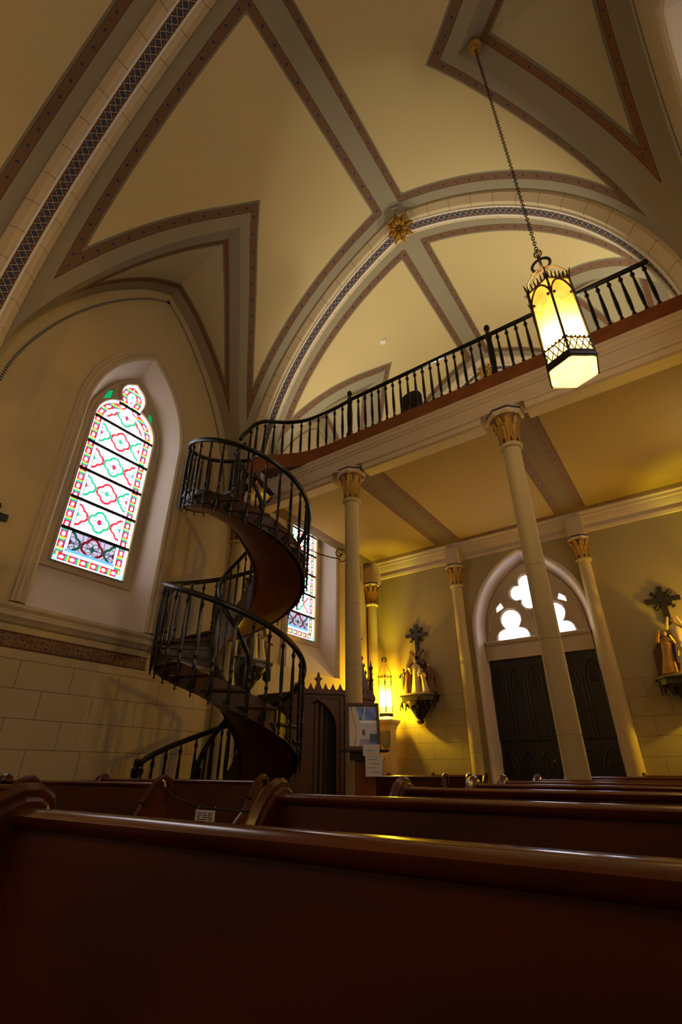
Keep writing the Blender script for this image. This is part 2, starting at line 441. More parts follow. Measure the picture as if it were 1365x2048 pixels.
HWO, ZSO, ZAO, ZB = .80, 4.75, 6.28, 1.72       # opening at the wall face
for side, X in ((-1, XL), (1, XR)):
    mb = MB(); holes = []
    for y0, y1, yc in BAYS:
        if side == -1 or True: holes.append([(yc+u, z) for u, z in outline(HWO, ZB, ZSO, ZAO)])
    rect = [(-8.9, FLOOR), (11.0, FLOOR), (11.0, 8.6), (-8.9, 8.6)]
    vs, fs = filled([rect]+holes, lambda u, v: (X, u, v)); mb.add(vs, fs)
    struct('wall_left' if side == -1 else 'wall_right', mb, 'wall', smooth=False)

# stained glass sheet (colours of the glass itself)
def glass_outline():
    P = [(-.54, 2.47), (-.54, 4.95)]
    for k in range(1, 9): a = k/8*1.15; P.append((-.54+.46*(1-math.cos(a)), 4.95+.50*math.sin(a)))
    P.append((-.19, 5.44))
    for k in range(0, 9):
        a = math.radians(205 - k*(205-112)/8); P.append((.235*math.cos(a), 5.62+.27*math.sin(a)))
    P.append((0, 5.93))
    return P + [(-u, z) for u, z in P[:-1]][::-1]
GO = glass_outline()
def inside(px, pz, poly):
    c = np.zeros(px.shape, bool); n = len(poly)
    for i in range(n):
        x1, z1 = poly[i]; x2, z2 = poly[(i+1) % n]
        k = ((z1 > pz) != (z2 > pz)) & (px < (x2-x1)*(pz-z1)/((z2-z1) if z2 != z1 else 1e-9)+x1); c ^= k
    return c
def glass_colors(u, z):
    """the glazier's pattern; u across, z up (local)"""
    n = u.shape; W = np.array([.95, .97, 1.0]); C = np.tile(W, n+(1,))
    h = z-2.47
    # distance from sides / outline
    ed, _ = polydist(np.stack([u.ravel(), z.ravel()], -1), np.array(GO+[GO[0]])); ed = ed.reshape(n)
    def put(mask, c): C[mask] = c
    rnd = lambda a, b, k: np.modf(np.abs(np.sin(a*12.9898+b*78.233+k)*43758.5453))[0]
    # grisaille scrolls, greyer low down
    field = ed > .2
    scr = np.abs(np.hypot(np.mod(u+.13, .26)-.13, np.mod(z+.07, .26)-.13)-.10) < .006
    put(field & scr, (.20, .18, .26))
    # diagonal diamond leads
    L = (np.abs(np.mod(u*1.15+z+5, .515)-.2575) < .004) | (np.abs(np.mod(-u*1.15+z+5, .515)-.2575) < .004)
    put(field & L, (.22, .22, .28))
    # quatrefoils: centre column alternates red / green, side half-columns opposite
    def quat(cu, cz, red):
        du, dz = u-cu, z-cz; r = np.hypot(du, dz); a = np.arctan2(dz, du)
        rad = .120 + .040*np.abs(np.cos(2*a))
        ring = np.abs(r-rad) < .020
        put(ring & field, (.30, .012, .018) if red else (.008, .17, .08))
        inn = (r < rad-.017) & field
        put(inn & (np.abs(np.hypot(np.abs(du)-.05, np.abs(dz)-.05)-.045) < .006), (.12, .24, .19))
        put((r < .038) & field, (.01, .20, .08) if red else (.25, .0, .02))
        put(inn & (np.abs(dz-.0) < .004) & (np.abs(du) > .03), (.1, .2, .15))
    for k in range(7):
        cz = 2.47+.285+k*.49+(.05 if k == 0 else 0)
        quat(0, cz, k % 2 == 0)
        quat(-.345, cz, k % 2 == 1); quat(.345, cz, k % 2 == 1)
        put(field & (np.abs(z-cz) < .0045), (.08, .10, .14))
    # border
    b = ed < .155
    put(ed < .2, (.97, .98, 1.0))
    put((np.abs(ed-.172) < .006), (.05, .08, .26)); put((np.abs(ed-.2) < .005), (.04, .04, .07))
    inner = (ed > .05) & (ed < .15)
    q = np.where((h < .16) & (np.abs(u) < .5), u+.03, z); p = np.mod(q, .155); par = np.mod(np.floor(q/.155), 2) == 0
    put(inner, (.33, .012, .035)); put(inner & ~par, (.27, .005, .015))
    put(inner & (p < .034), (.008, .20, .08)); put(inner & (p > .034) & (p < .062), (.45, .20, .008)); put(inner & (p > .034) & (p < .062) & ~par, (.5, .36, .05))
    put(inner & (np.hypot((ed-.10)*1.1, (p-.108)*.8) < .026), (.98, .93, .95))
    put(inner & (np.abs(np.abs(ed-.10)-.04) < .012) & (p < .034), (.01, .12, .26))
    put((ed < .05), (.93, .96, 1.0)); put((ed < .02) & (np.abs(u) > .42), (.95, .72, .25))
    put((np.abs(ed-.051) < .005) | (np.abs(ed-.150) < .004), (.02, .02, .04))
    put((ed < .155) & ((p < .006) | (np.abs(p-.062) < .003)), (.02, .02, .05))
    # bottom rows are darker
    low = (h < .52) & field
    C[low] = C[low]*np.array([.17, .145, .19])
    bl = (h < .23) & (h > .19) & (np.abs(u) < .36); put(bl, (.05, .15, .60))
    corner = (h < .10) & (np.abs(u) > .44); put(corner, (.15, .60, .80))
    return C
def make_glass_mesh():
    nu, nz = 188, 590
    us = np.linspace(-.56, .56, nu); zs = np.linspace(2.45, 5.95, nz)
    U, Z = np.meshgrid(us, zs, indexing='ij'); C = glass_colors(U, Z); ins = inside(U, Z, GO)
    idx = np.arange(nu*nz).reshape(nu, nz)
    q = np.stack([idx[:-1,:-1], idx[1:,:-1], idx[1:,1:], idx[:-1,1:]], -1); keep = ins[:-1,:-1] | ins[1:,1:] | ins[1:,:-1] | ins[:-1,1:]
    q = q[keep]; used = np.unique(q); rm = -np.ones(nu*nz, int); rm[used] = np.arange(len(used))
    V = np.stack([np.zeros(nu*nz), U.ravel(), Z.ravel()], -1)[used]
    me = bpy.data.meshes.new('glass_pane'); me.from_pydata(V.tolist(), [], rm[q].tolist())
    ca = me.color_attributes.new('Col', 'FLOAT_COLOR', 'POINT')
    c4 = np.concatenate([C.reshape(-1,3)[used], np.ones((len(used),1))], 1).astype(np.float32); ca.data.foreach_set('color', c4.ravel())
    me.materials.append(M['stained']); return me
glass_me = make_glass_mesh()

def window(side, yc, n, proto=[None]):
    """built once on the left wall about y = 0, then copied"""
    if proto[0] is None:
        root = MB()
        # splayed reveal
        a = outline(HWO, ZB, ZSO, ZAO); b = outline(.68, 2.38, 4.72, 6.0)
        rows = [[(0, u, z), (-.40, u2, z2)] for (u, z), (u2, z2) in zip(a, b)]
        root.sweep(rows); root.sweep([rows[0], rows[-1]])
        o = struct('window_%d' % n, root, 'reveal', angle=20)
        # tracery plate
        tri = lambda s: [(s*.34, 5.36), (s*.47, 5.30), (s*.42, 5.50), (s*.34, 5.58)]
        mb = plate(MB(), [b, [(u*1.0, z) for u, z in GO], tri(-1), tri(1)], lambda u, v, h: (h, u, v), -.44, -.37)
        mb.build('tracery', 'trim', o, smooth=False)
        # raised rim round the light and the mouldings beside it
        rim = MB(); rim.tube([(-.355, u, z) for u, z in GO], .022, 6, closed=True)
        rim.tube([(-.375, u*.93, z) for u, z in b[1:-1]], .028, 6)
        rim.build('rim', 'trim', o)
        g = bpy.data.objects.new('glass', glass_me); col.objects.link(g); g.parent = o; g.location = (-.41, 0, 0)
        gb = MB(); gb.add([(-.43, -.5, 5.2), (-.43, .5, 5.2), (-.43, .5, 5.7), (-.43, -.5, 5.7)], [(0,1,2,3)])
        for s in (-1, 1):
            gb2 = MB(); t = tri(s); gb2.add([(-.42, u, z) for u, z in t], [(0,1,2,3)]); gb2.build('corner_light', 'greenglass', o, smooth=False)
        for k in range(6):
            z = 2.47+.52+k*.49; hwid = .54 if z < 5 else .42
            if k == 5: z = 5.41; hwid = .2
            MB().box(-.405, -.385, -hwid, hwid, z-.022, z+.022).build('saddle_bar', 'iron', o, smooth=False)
        # moulded architrave
        arch = MB(); prof = [(0, .0), (.0, .02), (.03, .045), (.05, .03), (.07, .03), (.09, .06), (.12, .055), (.14, .03), (.17, .035), (.18, .0)]
        rows = []
        for i, (u, z) in enumerate(a):
            r = []
            for off, h in prof:
                k = outline(HWO+off, ZB-.0, ZSO, ZAO+off*1.25)[i]; r.append((h, k[0], k[1]))
            rows.append(r)
        arch.sweep(rows); arch.build('architrave', 'trim', o, angle=25)
        proto[0] = o; o.location = (XL, yc, 0); return o
    c = copy_tree(proto[0]); c.name = 'window_%d' % n; c.location = (XL if side < 0 else XR, yc, 0)
    if side > 0: c.rotation_euler = (0, 0, PI)
    return c
n = 0
for y0, y1, yc in BAYS:
    for side in (-1, 1):
        n += 1; window(side, yc, n)

# painted dotted line round each lunette, dado mouldings, floor
def dotted_mat():
    nt = NT('dotted_line_paint'); uv = nt.n('ShaderNodeUVMap'); sp = nt.n('ShaderNodeSeparateXYZ'); nt.l(uv.outputs[0], sp.inputs[0])
    f = nt.math('LESS_THAN', nt.math('FRACT', nt.math('DIVIDE', sp.outputs[0], .045)), .55)
    nt.base(nt.mix(f, (.45, .40, .28), (.02, .02, .05)), .7); return nt.m
M['dotted'] = dotted_mat()
for side, X in ((-1, XL), (1, XR)):
    for y0, y1, yc in BAYS[:3]:
        K = 2.085/((y1-y0)/2); dy = (1-(1-np.linspace(0, 1, 60))**1.6)*(2.085/K); z = wallarch(dy*K)
        P = [(yc-a, b) for a, b in zip(dy, z)][::-1] + [(yc+a, b) for a, b in zip(dy, z)][1:]
        P = [(y*1.0, zz) for y, zz in P]; rows = []; uvs = []; t = 0
        for i, (y, zz) in enumerate(P):
            a = P[max(i-1, 0)]; b = P[min(i+1, len(P)-1)]; tx, tz = b[0]-a[0], b[1]-a[1]; l = math.hypot(tx, tz)
            nx, nz = tz/l, -tx/l
            if i: t += math.hypot(P[i][0]-P[i-1][0], P[i][1]-P[i-1][1])
            rows.append([(X-side*.003, y+nx*.15, zz+nz*.15), (X-side*.003, y+nx*.19, zz+nz*.19)]); uvs += [(t, 0), (t, 1)]
        struct('trim_6', MB().sweep(rows, uvs=uvs), 'dotted', smooth=False)
def moulding(X, side, y0, y1, z0):
    """string course below the windows"""
    pr = [(0, 1.72), (.05, 1.70), (.06, 1.66), (.035, 1.62), (.035, 1.60), (.065, 1.585), (.075, 1.55), (.045, 1.52), (.03, 1.49), (.0, 1.47)]
    return MB().sweep([[(X-side*h, y, z) for h, z in pr] for y in (y0, y1)])
for side, X in ((-1, XL), (1, XR)):
    for a, b in ((-8.2, .6), (1.15, 4.28)): 
        struct('trim_7', moulding(X, side, a, b, 0), 'trim', angle=25)
        struct('trim_8', MB().box(X-.004, X+.004, a, b if b < 4 else 4.12, 1.215, 1.395), 'dado', smooth=False)
struct('floor', MB().box(XL-.5, XR+.5, -9, 10.6, FLOOR-.1, FLOOR), 'floor', smooth=False)
struct('wall_front', MB().box(XL-.5, XR+.5, -9.0, -8.7, FLOOR, 10.2), 'plaster', smooth=False)

# ---- back wall with the arched door, and the wall above the loft
DX = -2.40
ob = outline(1.12, FLOOR, 2.55, 4.16); YB = 10.1
vs, fs = filled([[(XL, FLOOR), (DX-1.12, FLOOR)] + [(DX+u, z) for u, z in ob[1:-1]] + [(DX+1.12, FLOOR), (XR, FLOOR), (XR, 4.75), (XL, 4.75)]], lambda u, v: (u, YB, v))
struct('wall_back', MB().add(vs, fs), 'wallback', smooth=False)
struct('wall_back_upper', MB().box(XL-.1, XR+.1, 10.40, 10.5, 4.6, 10.2), 'plaster', smooth=False)
dt = MB(); oi = outline(1.0, FLOOR, 2.55, 4.0)
dt.sweep([[(DX+u, YB-.02, z), (DX+u*.985, YB+.02, z), (DX+u2, YB+.30, z2)] for (u, z), (u2, z2) in zip(ob, oi)])
pr = [(0, .02), (.03, .045), (.06, .05), (.09, .02), (.10, 0)]
dt.sweep([[(DX+outline(1.12+o_, FLOOR, 2.55, 4.16+o_*1.2)[i][0], YB-h, outline(1.12+o_, FLOOR, 2.55, 4.16+o_*1.2)[i][1]) for o_, h in pr] for i in range(len(ob))])
door = struct('door_1', dt, 'reveal', angle=25)
# tympanum with pierced tracery
def foil(cx, cz, r, lobes, rot=0, n=9, base=None):
    P = []
    for k in range(lobes):
        a0 = rot+2*PI*k/lobes; lx, lz = cx+r*math.cos(a0), cz+r*math.sin(a0); rl = r*math.sin(PI/lobes)*1.08
        for j in range(n):
            a = a0 - PI*.62 + PI*1.24*j/(n-1); P.append((lx+rl*math.cos(a), lz+rl*math.sin(a)))
    return P
def arched_foil(cx, z0, w, h):
    """trefoil-headed light standing on a sill"""
    P = [(cx-w, z0)]
    for j in range(7): a = PI - PI*.55*j/6; P.append((cx-w*.45+w*.5*math.cos(a), z0+h*.02+h*.36*math.sin(a)))
    for j in range(11): a = PI*1.2 - PI*1.4*j/10; P.append((cx+w*.60*math.cos(a), z0+h*.66+h*.36*math.sin(a)))
    for j in range(7): a = PI*.55 - PI*.55*j/6; P.append((cx+w*.45+w*.5*math.cos(a), z0+h*.02+h*.36*math.sin(a)))
    P.append((cx+w, z0)); return P
ti = outline(1.0, 2.36, 2.55, 4.0)
l1 = arched_foil(-.44, 2.42, .34, .60); l2 = arched_foil(.44, 2.42, .34, .60); top = foil(0, 3.36, .205, 4, PI/2)
s1 = [(-.72, 3.02), (-.56, 3.10), (-.62, 3.24), (-.70, 3.18)]; s2 = [(-u, z) for u, z in s1][::-1]
plate(MB(), [ti, l1, l2, top, s1, s2], lambda u, v, h: (DX+u, h, v), YB+.24, YB+.32).build('tympanum', 'trim', door, smooth=False)
rm = MB()
for lp in (l1, l2, top): 
    cx = sum(p[0] for p in lp)/len(lp); cz = sum(p[1] for p in lp)/len(lp)
    rm.tube([(DX+cx+(u-cx)*1.12, YB+.235, cz+(v-cz)*1.12) for u, v in lp], .022, 6, closed=True)
for s in (-1, 1):
    sub = outline(.46, 2.40, 2.62, 3.3)[1:-1]; rm.tube([(DX+s*.47+u, YB+.235, z) for u, z in sub], .025, 6)
MB().box(DX-1.05, DX+1.05, YB+.27, YB+.29, FLOOR, 2.4).build('gap_blocking_board', 'doorwood', door, smooth=False)  # added behind the leaves to block light through their gaps
rm.build('tracery_rim', 'trim', door)
for lp in (l1, l2, top, s1, s2):
    vs, fs = filled([lp], lambda u, v: (DX+u, YB+.29, v)); MB().add(vs, fs).build('tympanum_light', 'doorglass', door, smooth=False)
MB().box(DX-1.03, DX+1.03, YB+.16, YB+.34, 2.02, 2.40).build('lintel', 'trim', door, smooth=False)
MB().sweep([[(x, YB+.16-h, z) for h, z in ((0, 2.30), (.03, 2.32), (.05, 2.36), (.05, 2.39), (0, 2.41))] for x in (DX-1.02, DX+1.02)]).build('lintel_moulding', 'trim', door)
for s in (-1, 1):
    x0, x1 = (DX-1.06, DX+.0) if s < 0 else (DX+.0, DX+1.06)
    leaf = MB().box(x0, x1, YB+.22, YB+.27, FLOOR, 2.02).build('door_leaf', 'doorwood', door, smooth=False)
    cv = MB(); wd = (x1-x0)/3
    for k in range(3):
        xc = x0+wd*(k+.5)
        for zb, zt in ((FLOOR+.15, .35), (.5, 1.85)):
            o_ = outline(wd*.40, zb, zt-.3, zt)
            cv.tube([(xc+u, YB+.215, z) for u, z in o_], .018, 6, closed=True)
            cv.tube([(xc+u*.5, YB+.215, z-.1) for u, z in outline(wd*.40, zb, zt-.3, zt)[1:-1]], .012, 6)
            for q in range(3): a = PI/2+2*PI*q/3; cv.tube([(xc+.05*math.cos(a)+.045*math.cos(b), YB+.215, zt-.32+.05*math.sin(a)+.045*math.sin(b)) for b in np.linspace(0, 2*PI, 9)[:-1]], .009, 5, closed=True)
    cv.build('carved_tracery', 'doorwood', leaf)
MB().lathe([(.03, 0), (.02, .02), (.025, .05), (.01, .07)], (0, 0, 0), 10).xf(Matrix.Translation((DX-.08, YB+.22, .15)) @ Matrix.Rotation(PI/2, 4, 'X')).build('door_knob', 'brass', door)

# ------------------------------------------------------------------ loft: beam, floor, ceiling, cornices
YC = 5.5
COLX = (-3.65, -1.14)
bm_ = MB().box(XL, XR, 5.36, 5.64, 4.27, 4.66)
beam = struct('trim_9', bm_, 'beam', smooth=False)
cr = MB()
for sgn, yb in ((-1, 5.36), (1, 5.64)):
    pr = [(0, 4.46), (.02, 4.47), (.02, 4.50), (.045, 4.52), (.05, 4.545), (.025, 4.565), (.025, 4.58), (.05, 4.60), (.055, 4.63), (0, 4.64)]
    cr.sweep([[(x, yb+sgn*h, z) for h, z in pr] for x in (XL, XR)])
cr.build('crown_moulding', 'beam', beam, angle=30)
edges = [XL+.30, COLX[0]-.30, COLX[0]+.30, COLX[1]-.30, COLX[1]+.30, XR-.30]
lo = MB()
for a, b in zip(edges[::2], edges[1::2]):
    lo.box(a, b, 5.40, 5.60, 4.13, 4.28)
    pr = [(5.40, 4.285), (5.335, 4.285), (5.325, 4.26), (5.335, 4.235), (5.36, 4.225), (5.365, 4.15), (5.40, 4.13)]
    lo.add([p for x in (a, b) for p in [(x, y, z) for y, z in pr]], [(k, k+1, 8+k, 7+k) for k in range(6)] + [tuple(range(7)), tuple(range(7, 14))])
lo.build('soffit_rail', 'beam', beam, smooth=False)
# ceiling under the loft, painted in fields between the column lines
def painted_panel(x0, x1, y0, y1, z, mat):
    mb = MB(); nx = max(2, int((x1-x0)/.08)); ny = max(2, int((y1-y0)/.08)); rows = []; uvs = []
    for i in range(nx+1):
        r = []
        for j in range(ny+1):
            x = x0+(x1-x0)*i/nx; y = y0+(y1-y0)*j/ny; d = [x-x0, x1-x, y-y0, y1-y]; k = d.index(min(d)); r.append((x, y, z)); uvs.append(((y if k < 2 else x), d[k]))
        rows.append(r)
    return mb.sweep(rows, uvs=uvs)
xs = [XL, -3.84, -1.15, XR]
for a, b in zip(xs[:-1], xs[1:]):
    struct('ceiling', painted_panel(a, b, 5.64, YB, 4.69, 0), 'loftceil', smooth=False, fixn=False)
fl = MB().box(XL, XR, 5.42, 10.45, 4.70, 4.72)
struct('floor', fl, 'floor', smooth=False)
cn = MB(); pr = [(0, 4.26), (.03, 4.27), (.05, 4.33), (.04, 4.37), (.04, 4.42), (.07, 4.46), (.10, 4.56), (.12, 4.58), (.13, 4.63), (.16, 4.66), (.16, 4.695), (0, 4.695)]
cn.sweep([[(x, YB-h, z) for h, z in pr] for x in (XL, XR)])
struct('trim_10', cn, 'trim', angle=25)
fw = [(-3.62, 5.405, 0), (-3.9, 5.405, 0), (-4.2, 5.385, 0), (-4.5, 5.32, -.01), (-4.72, 5.20, -.03), (-4.88, 5.05, -.07), (-5.0, 4.88, -.14), (-5.10, 4.75, -.24), (-5.17, 4.66, -.36)]
def smooth_path(P, n):
    P = np.array(P, float); L = np.concatenate([[0], np.cumsum(np.linalg.norm(np.diff(P, axis=0), axis=1))]); t = np.linspace(0, L[-1], n)
    return np.stack([pchip(list(zip(L, P[:,k])))(t) if len(set(P[:,k].round(6))) > 1 else np.full(n, P[0,k]) for k in range(P.shape[1])], -1)
# ------------------------------------------------------------------ columns
SEG = (0.35, 1.35, 2.35, 3.2)
def capital(parent, name, x, y, z0, z1, r0, r1, half=False):
    """gilded leaf capital with an octagonal abacus"""
    h = z1-z0
    bell = MB().lathe([(r0, z0), (r0*1.25, z0+.01), (r0*1.3, z0+.035), (r0*1.05, z0+.05), (r0*1.0, z0+.07), (r0*1.05, z0+h*.4), (r0*1.35, z0+h*.65), (r1*.82, z0+h*.80)], (x, y, 0), 16)
    b = bell.build(name, 'golddark', parent)
    nk = MB().lathe([(r0*1.02, z0-.02), (r0*1.3, z0-.01), (r0*1.38, z0+.015), (r0*1.3, z0+.04), (r0*1.02, z0+.05)], (x, y, 0), 16); nk.build('neck_ring', 'stone', parent)
    lv = MB()
    for tier, (zb, zt, ro, nn, ph) in enumerate(((.06, .58, 1.35, 8, 0), (.22, .80, 1.85, 8, PI/8))):
        for k in range(nn):
            a = ph+2*PI*k/nn; rows = []
            for j in range(7):
                t = j/6; rr = r0*(1.08+(ro-1.08)*t**2.2) + (.012 if j > 4 else 0); zz = z0+h*(zb+(zt-zb)*min(t*1.15, 1)) - (h*.07 if j == 6 else 0)
                wd = r0*.46*(math.sin(PI*min(t*.85+.12, 1)))*(1 if j % 2 == 0 else .78)+.004
                row = []
                for q, bul in ((-1, 0), (-.5, .012), (0, .004), (.5, .012), (1, 0)):
                    row.append((x+(rr+bul)*math.cos(a)-q*wd*math.sin(a), y+(rr+bul)*math.sin(a)+q*wd*math.cos(a), zz))
                rows.append(row)
            lv.sweep(rows)
            lv.ball((x+r0*(ro+.06)*math.cos(a), y+r0*(ro+.06)*math.sin(a), z0+h*zt-h*.03), r0*.17, 6, 4)
    lv.build('leaf_ring', 'gold', parent)
    ab = MB().lathe([(r1*.86, z0+h*.79), (r1*.96, z0+h*.83), (r1*1.0, z0+h*.86), (r1, z0+h*.94), (r1*.93, z0+h*1.0)], (x, y, 0), 8, ang0=PI/8, caps=True); ab.build('abacus', 'white' if False else 'beam', parent, smooth=False)
    ln = MB().lathe([(r1*1.006, z0+h*.88), (r1*1.006, z0+h*.935)], (x, y, 0), 8, ang0=PI/8, caps=False); ln.build('blue_line', 'navy', parent, smooth=False)
def column(name, label, x, y, r, ztop, cap_h, group, rcap=2.25, base=True, block=0.):
    t = thing(name, label, 'column', (x, y, FLOOR), group)
    zc = ztop-cap_h; prof = []
    if base: prof += [(r*1.9, FLOOR), (r*1.9, FLOOR+.18), (r*1.6, FLOOR+.2), (r*1.65, FLOOR+.26), (r*1.35, FLOOR+.3), (r*1.3, FLOOR+.34), (r*1.1, FLOOR+.37)]
    prof += [(r*1.06, FLOOR+.42)]
    for z in (.30, 1.22, 2.05, 2.95):
        k = r*(1.06-.08*(z-FLOOR)/4.5); prof += [(k, z-.006), (k*.965, z-.003), (k*.965, z+.003), (k, z+.006)]
    prof += [(r*.98, zc)]
    MB().lathe(prof, (x, y, 0), 28).build('shaft', 'stone', t, angle=40)
    capital(t, 'capital', x, y, zc, ztop, r*.98, r*rcap)
    if block: MB().box(x-.15, x+.15, y-.13, y+.13, ztop, ztop+block).build('impost_block', 'beam', t, smooth=False)
    return t
column('column', 'slender cream column with gilded capital nearest the spiral staircase, behind the framed poster', COLX[0], YC, .108, 4.27, .58, 'free standing columns under the loft')
column('column', 'slender cream column with gilded capital in front of the dark arched door', COLX[1], YC, .110, 4.27, .58, 'free standing columns under the loft')
column('wall_column', 'engaged column with gilded capital on the back wall left of the arched door', -3.84, 10.06, .115, 4.20, .54, 'engaged columns on the back wall', 1.9, block=.40)
column('wall_column', 'engaged column with gilded capital on the back wall right of the arched door', -1.16, 10.06, .115, 4.20, .54, 'engaged columns on the back wall', 1.9, block=.40)
column('wall_column', 'dim engaged column with gilded capital in the far left corner above the standing lantern', XL+.14, 10.0, .115, 4.20, .60, None, 1.9, block=.40)
column('wall_column', 'engaged column with gilded capital on the left wall behind the spiral staircase', XL+.10, YC, .14, 4.16, .56, None, 1.8)
column('wall_column', 'engaged column with gilded capital on the left wall beside the nearest window', XL+.10, .86, .14, 4.16, .56, None, 1.8)
column('wall_column', 'engaged column with gilded capital on the right wall at the end of the loft beam', XR-.10, YC, .14, 4.16, .56, None, 1.8)
# gilded flower bosses at the arch crowns
def boss(yc, z, label, s=1.):
    t = thing('ceiling_boss', label, 'ornament', (XC+.05, yc, z), 'gilded leaf bosses on the arches', absolute=False); t.rotation_euler.x = math.radians(-42)
    for tier, (n, rad, up, sz, ph) in enumerate(((8, .20, .05, 1., 0), (8, .13, .0, .72, PI/8))):
        mb = MB()
        for k in range(n):
            a = ph+2*PI*k/n; rows = []
            for j in range(7):
                u = j/6; rr = .03+rad*u; wd = .052*sz*math.sin(PI*min(.12+u*.88, .98)); zz = up-.06*math.sin(PI*u*.9)-.02*tier+.03*u
                rows.append([(rr*math.cos(a)-q*wd*math.sin(a), rr*math.sin(a)+q*wd*math.cos(a), zz-(.025 if q == 0 else 0)) for q in (-1, -.5, 0, .5, 1)])
            mb.sweep(rows)
        mb.xf(Matrix.Scale(s, 4)).build('petal_ring', 'gold', t)
    MB().lathe([(.0, -.06), (.03, -.055), (.035, -.03), (.02, .0)], (0, 0, 0), 12, caps=False).xf(Matrix.Scale(s, 4)).build('centre_button', 'golddark', t)
    MB().lathe([(.05, .0), (.06, .06), (.07, .12)], (0, 0, 0), 10).xf(Matrix.Scale(s, 4)).build('stem', 'golddark', t)
    return t
boss(5.27, 9.24, 'large gilded leaf flower at the crown of the arch above the loft rail', 1.25)
boss(9.93, 9.24, 'gilded leaf flower on the far end arch, seen past the loft newel post')
MB().lathe([(0, -.05), (.05, -.045), (.06, -.01), (.07, .03)], (0,0,0), 14).xf(Matrix.Translation((-3.84, 7.2, 8.86)) @ Matrix.Rotation(-.9, 4, 'Y')).build('smoke_detector', 'plastic', recenter=True)
tag(bpy.data.objects['smoke_detector'], 'small round white smoke detector on the sloping vault above the loft', 'smoke detector')

# ------------------------------------------------------------------ loft railing
def baluster_profile(z0, z1, r=.016):
    h = z1-z0
    return [(r*.75, z0), (r*1.1, z0+.02*h), (r*1.1, z0+.10*h), (r*.7, z0+.13*h), (r*1.3, z0+.17*h), (r*.7, z0+.21*h), (r*1.0, z0+.26*h), (r*1.25, z0+.45*h),
            (r*.95, z0+.70*h), (r*.65, z0+.82*h), (r*1.5, z0+.88*h), (r*.7, z0+.92*h), (r*.8, z1)]
rail = thing('loft_railing', 'black turned-baluster railing along the edge of the choir loft', 'railing', (-1.5, YC, 4.66))
fas = MB(); FP = smooth_path(fw, 40)
pts = [(1.48, 5.40, 0), (-3.3, 5.40, 0)] + [tuple(p) for p in FP]
rows = []
for i, p in enumerate(pts):
    a = pts[max(0, i-1)]; b = pts[min(len(pts)-1, i+1)]; t_ = Vector((b[0]-a[0], b[1]-a[1], 0)).normalized(); nx, ny = -t_.y*.025, t_.x*.025
    z0 = 4.63+p[2]; z1 = 4.91+p[2]
    rows.append([(p[0]+nx, p[1]+ny, z0), (p[0]-nx, p[1]-ny, z0), (p[0]-nx, p[1]-ny, z1), (p[0]+nx, p[1]+ny, z1)])
fas.sweep(rows, closed_prof=True); fas.build('curved_kickboard', 'fascia', rail, angle=40)
RP0 = [(1.02, YC, 5.78), (0, YC, 5.79), (-1.14, YC, 5.79), (-3.65, YC, 5.79)]
RC = smooth_path([(-3.65, YC, 5.78), (-3.95, 5.47, 5.72), (-4.25, 5.41, 5.66), (-4.52, 5.32, 5.61), (-4.75, 5.18, 5.58), (-4.92, 5.02, 5.56), (-5.05, 4.86, 5.53), (-5.14, 4.72, 5.42), (-5.19, 4.6, 5.22), (-5.20, 4.50, 5.05), (-5.18,4.44,4.93)], 60)
rp = RP0 + [tuple(p) for p in RC[1:]]
MB().tube(rp, .034, 8).build('handrail', 'darkwood', rail)
def baluster_mesh(z0, z1, r=.016, drop=False):
    pr = baluster_profile(z0, z1, r)
    if drop: pr = [(.002, z0-.30), (.013, z0-.275), (.006, z0-.255), (.017, z0-.235), (.008, z0-.21), (.016, z0-.19), (.016, z0-.02)] + pr
    mb = MB().lathe(pr, (0,0,0), 8)
    o = mb.build('baluster', 'darkwood'); me = o.data; bpy.data.objects.remove(o); return me
lb = baluster_mesh(4.88, 5.78, .0205)
def put(me, name, parent, loc, rz=0):
    o = bpy.data.objects.new(name, me); col.objects.link(o); o.parent = parent
    o.location = Vector(loc) - Vector(parent.location); o.rotation_euler = (0, 0, rz); return o
x = .90
while x > -3.6:
    if abs(x-COLX[0]) > .07 and abs(x-COLX[1]) > .07: put(lb, 'baluster', rail, (x, YC, 0))
    x -= .137
L = 0; last = 0
for i in range(1, len(RC)-8):
    L += np.linalg.norm(RC[i]-RC[i-1])
    if L-last > .125:
        last = L; fz = RC[i][2]-5.78; me_s = put(lb, 'baluster', rail, (RC[i][0], RC[i][1], fz*1.0))
for xp in COLX:
    po = MB().lathe([(.055, 4.58), (.062, 4.60), (.062, 5.02), (.045, 5.06)], (xp, YC-.02, 0), 4, ang0=PI/4)
    po.lathe([(.04, 5.04), (.048, 5.08), (.038, 5.11), (.045, 5.2), (.05, 5.45), (.038, 5.66), (.05, 5.70), (.046, 5.78), (.03, 5.83), (.026, 5.85), (.042, 5.88), (.046, 5.92), (.034, 5.955), (.0, 5.97)], (xp, YC-.02, 0), 12)
    po.build('newel_post', 'darkwood', rail, angle=40)
# landing joining loft and stair
ld = MB(); P = [tuple(p) for p in FP]
poly = [(p[0], p[1]) for p in P] + [(-5.3, 5.2), (-5.3, 5.44), (-3.6, 5.44)]
vs, fs = filled([poly], lambda u, v: (u, v, 4.69)); ld.add(vs, fs); vs, fs = filled([poly], lambda u, v: (u, v, 4.64)); ld.add(vs, fs)
n_ = len(poly); ld.add([(u, v, 4.64) for u, v in poly]+[(u, v, 4.69) for u, v in poly], [(k, (k+1) % n_, n_+(k+1) % n_, n_+k) for k in range(n_)])
ld.build('landing_board', 'fascia', rail, smooth=False)

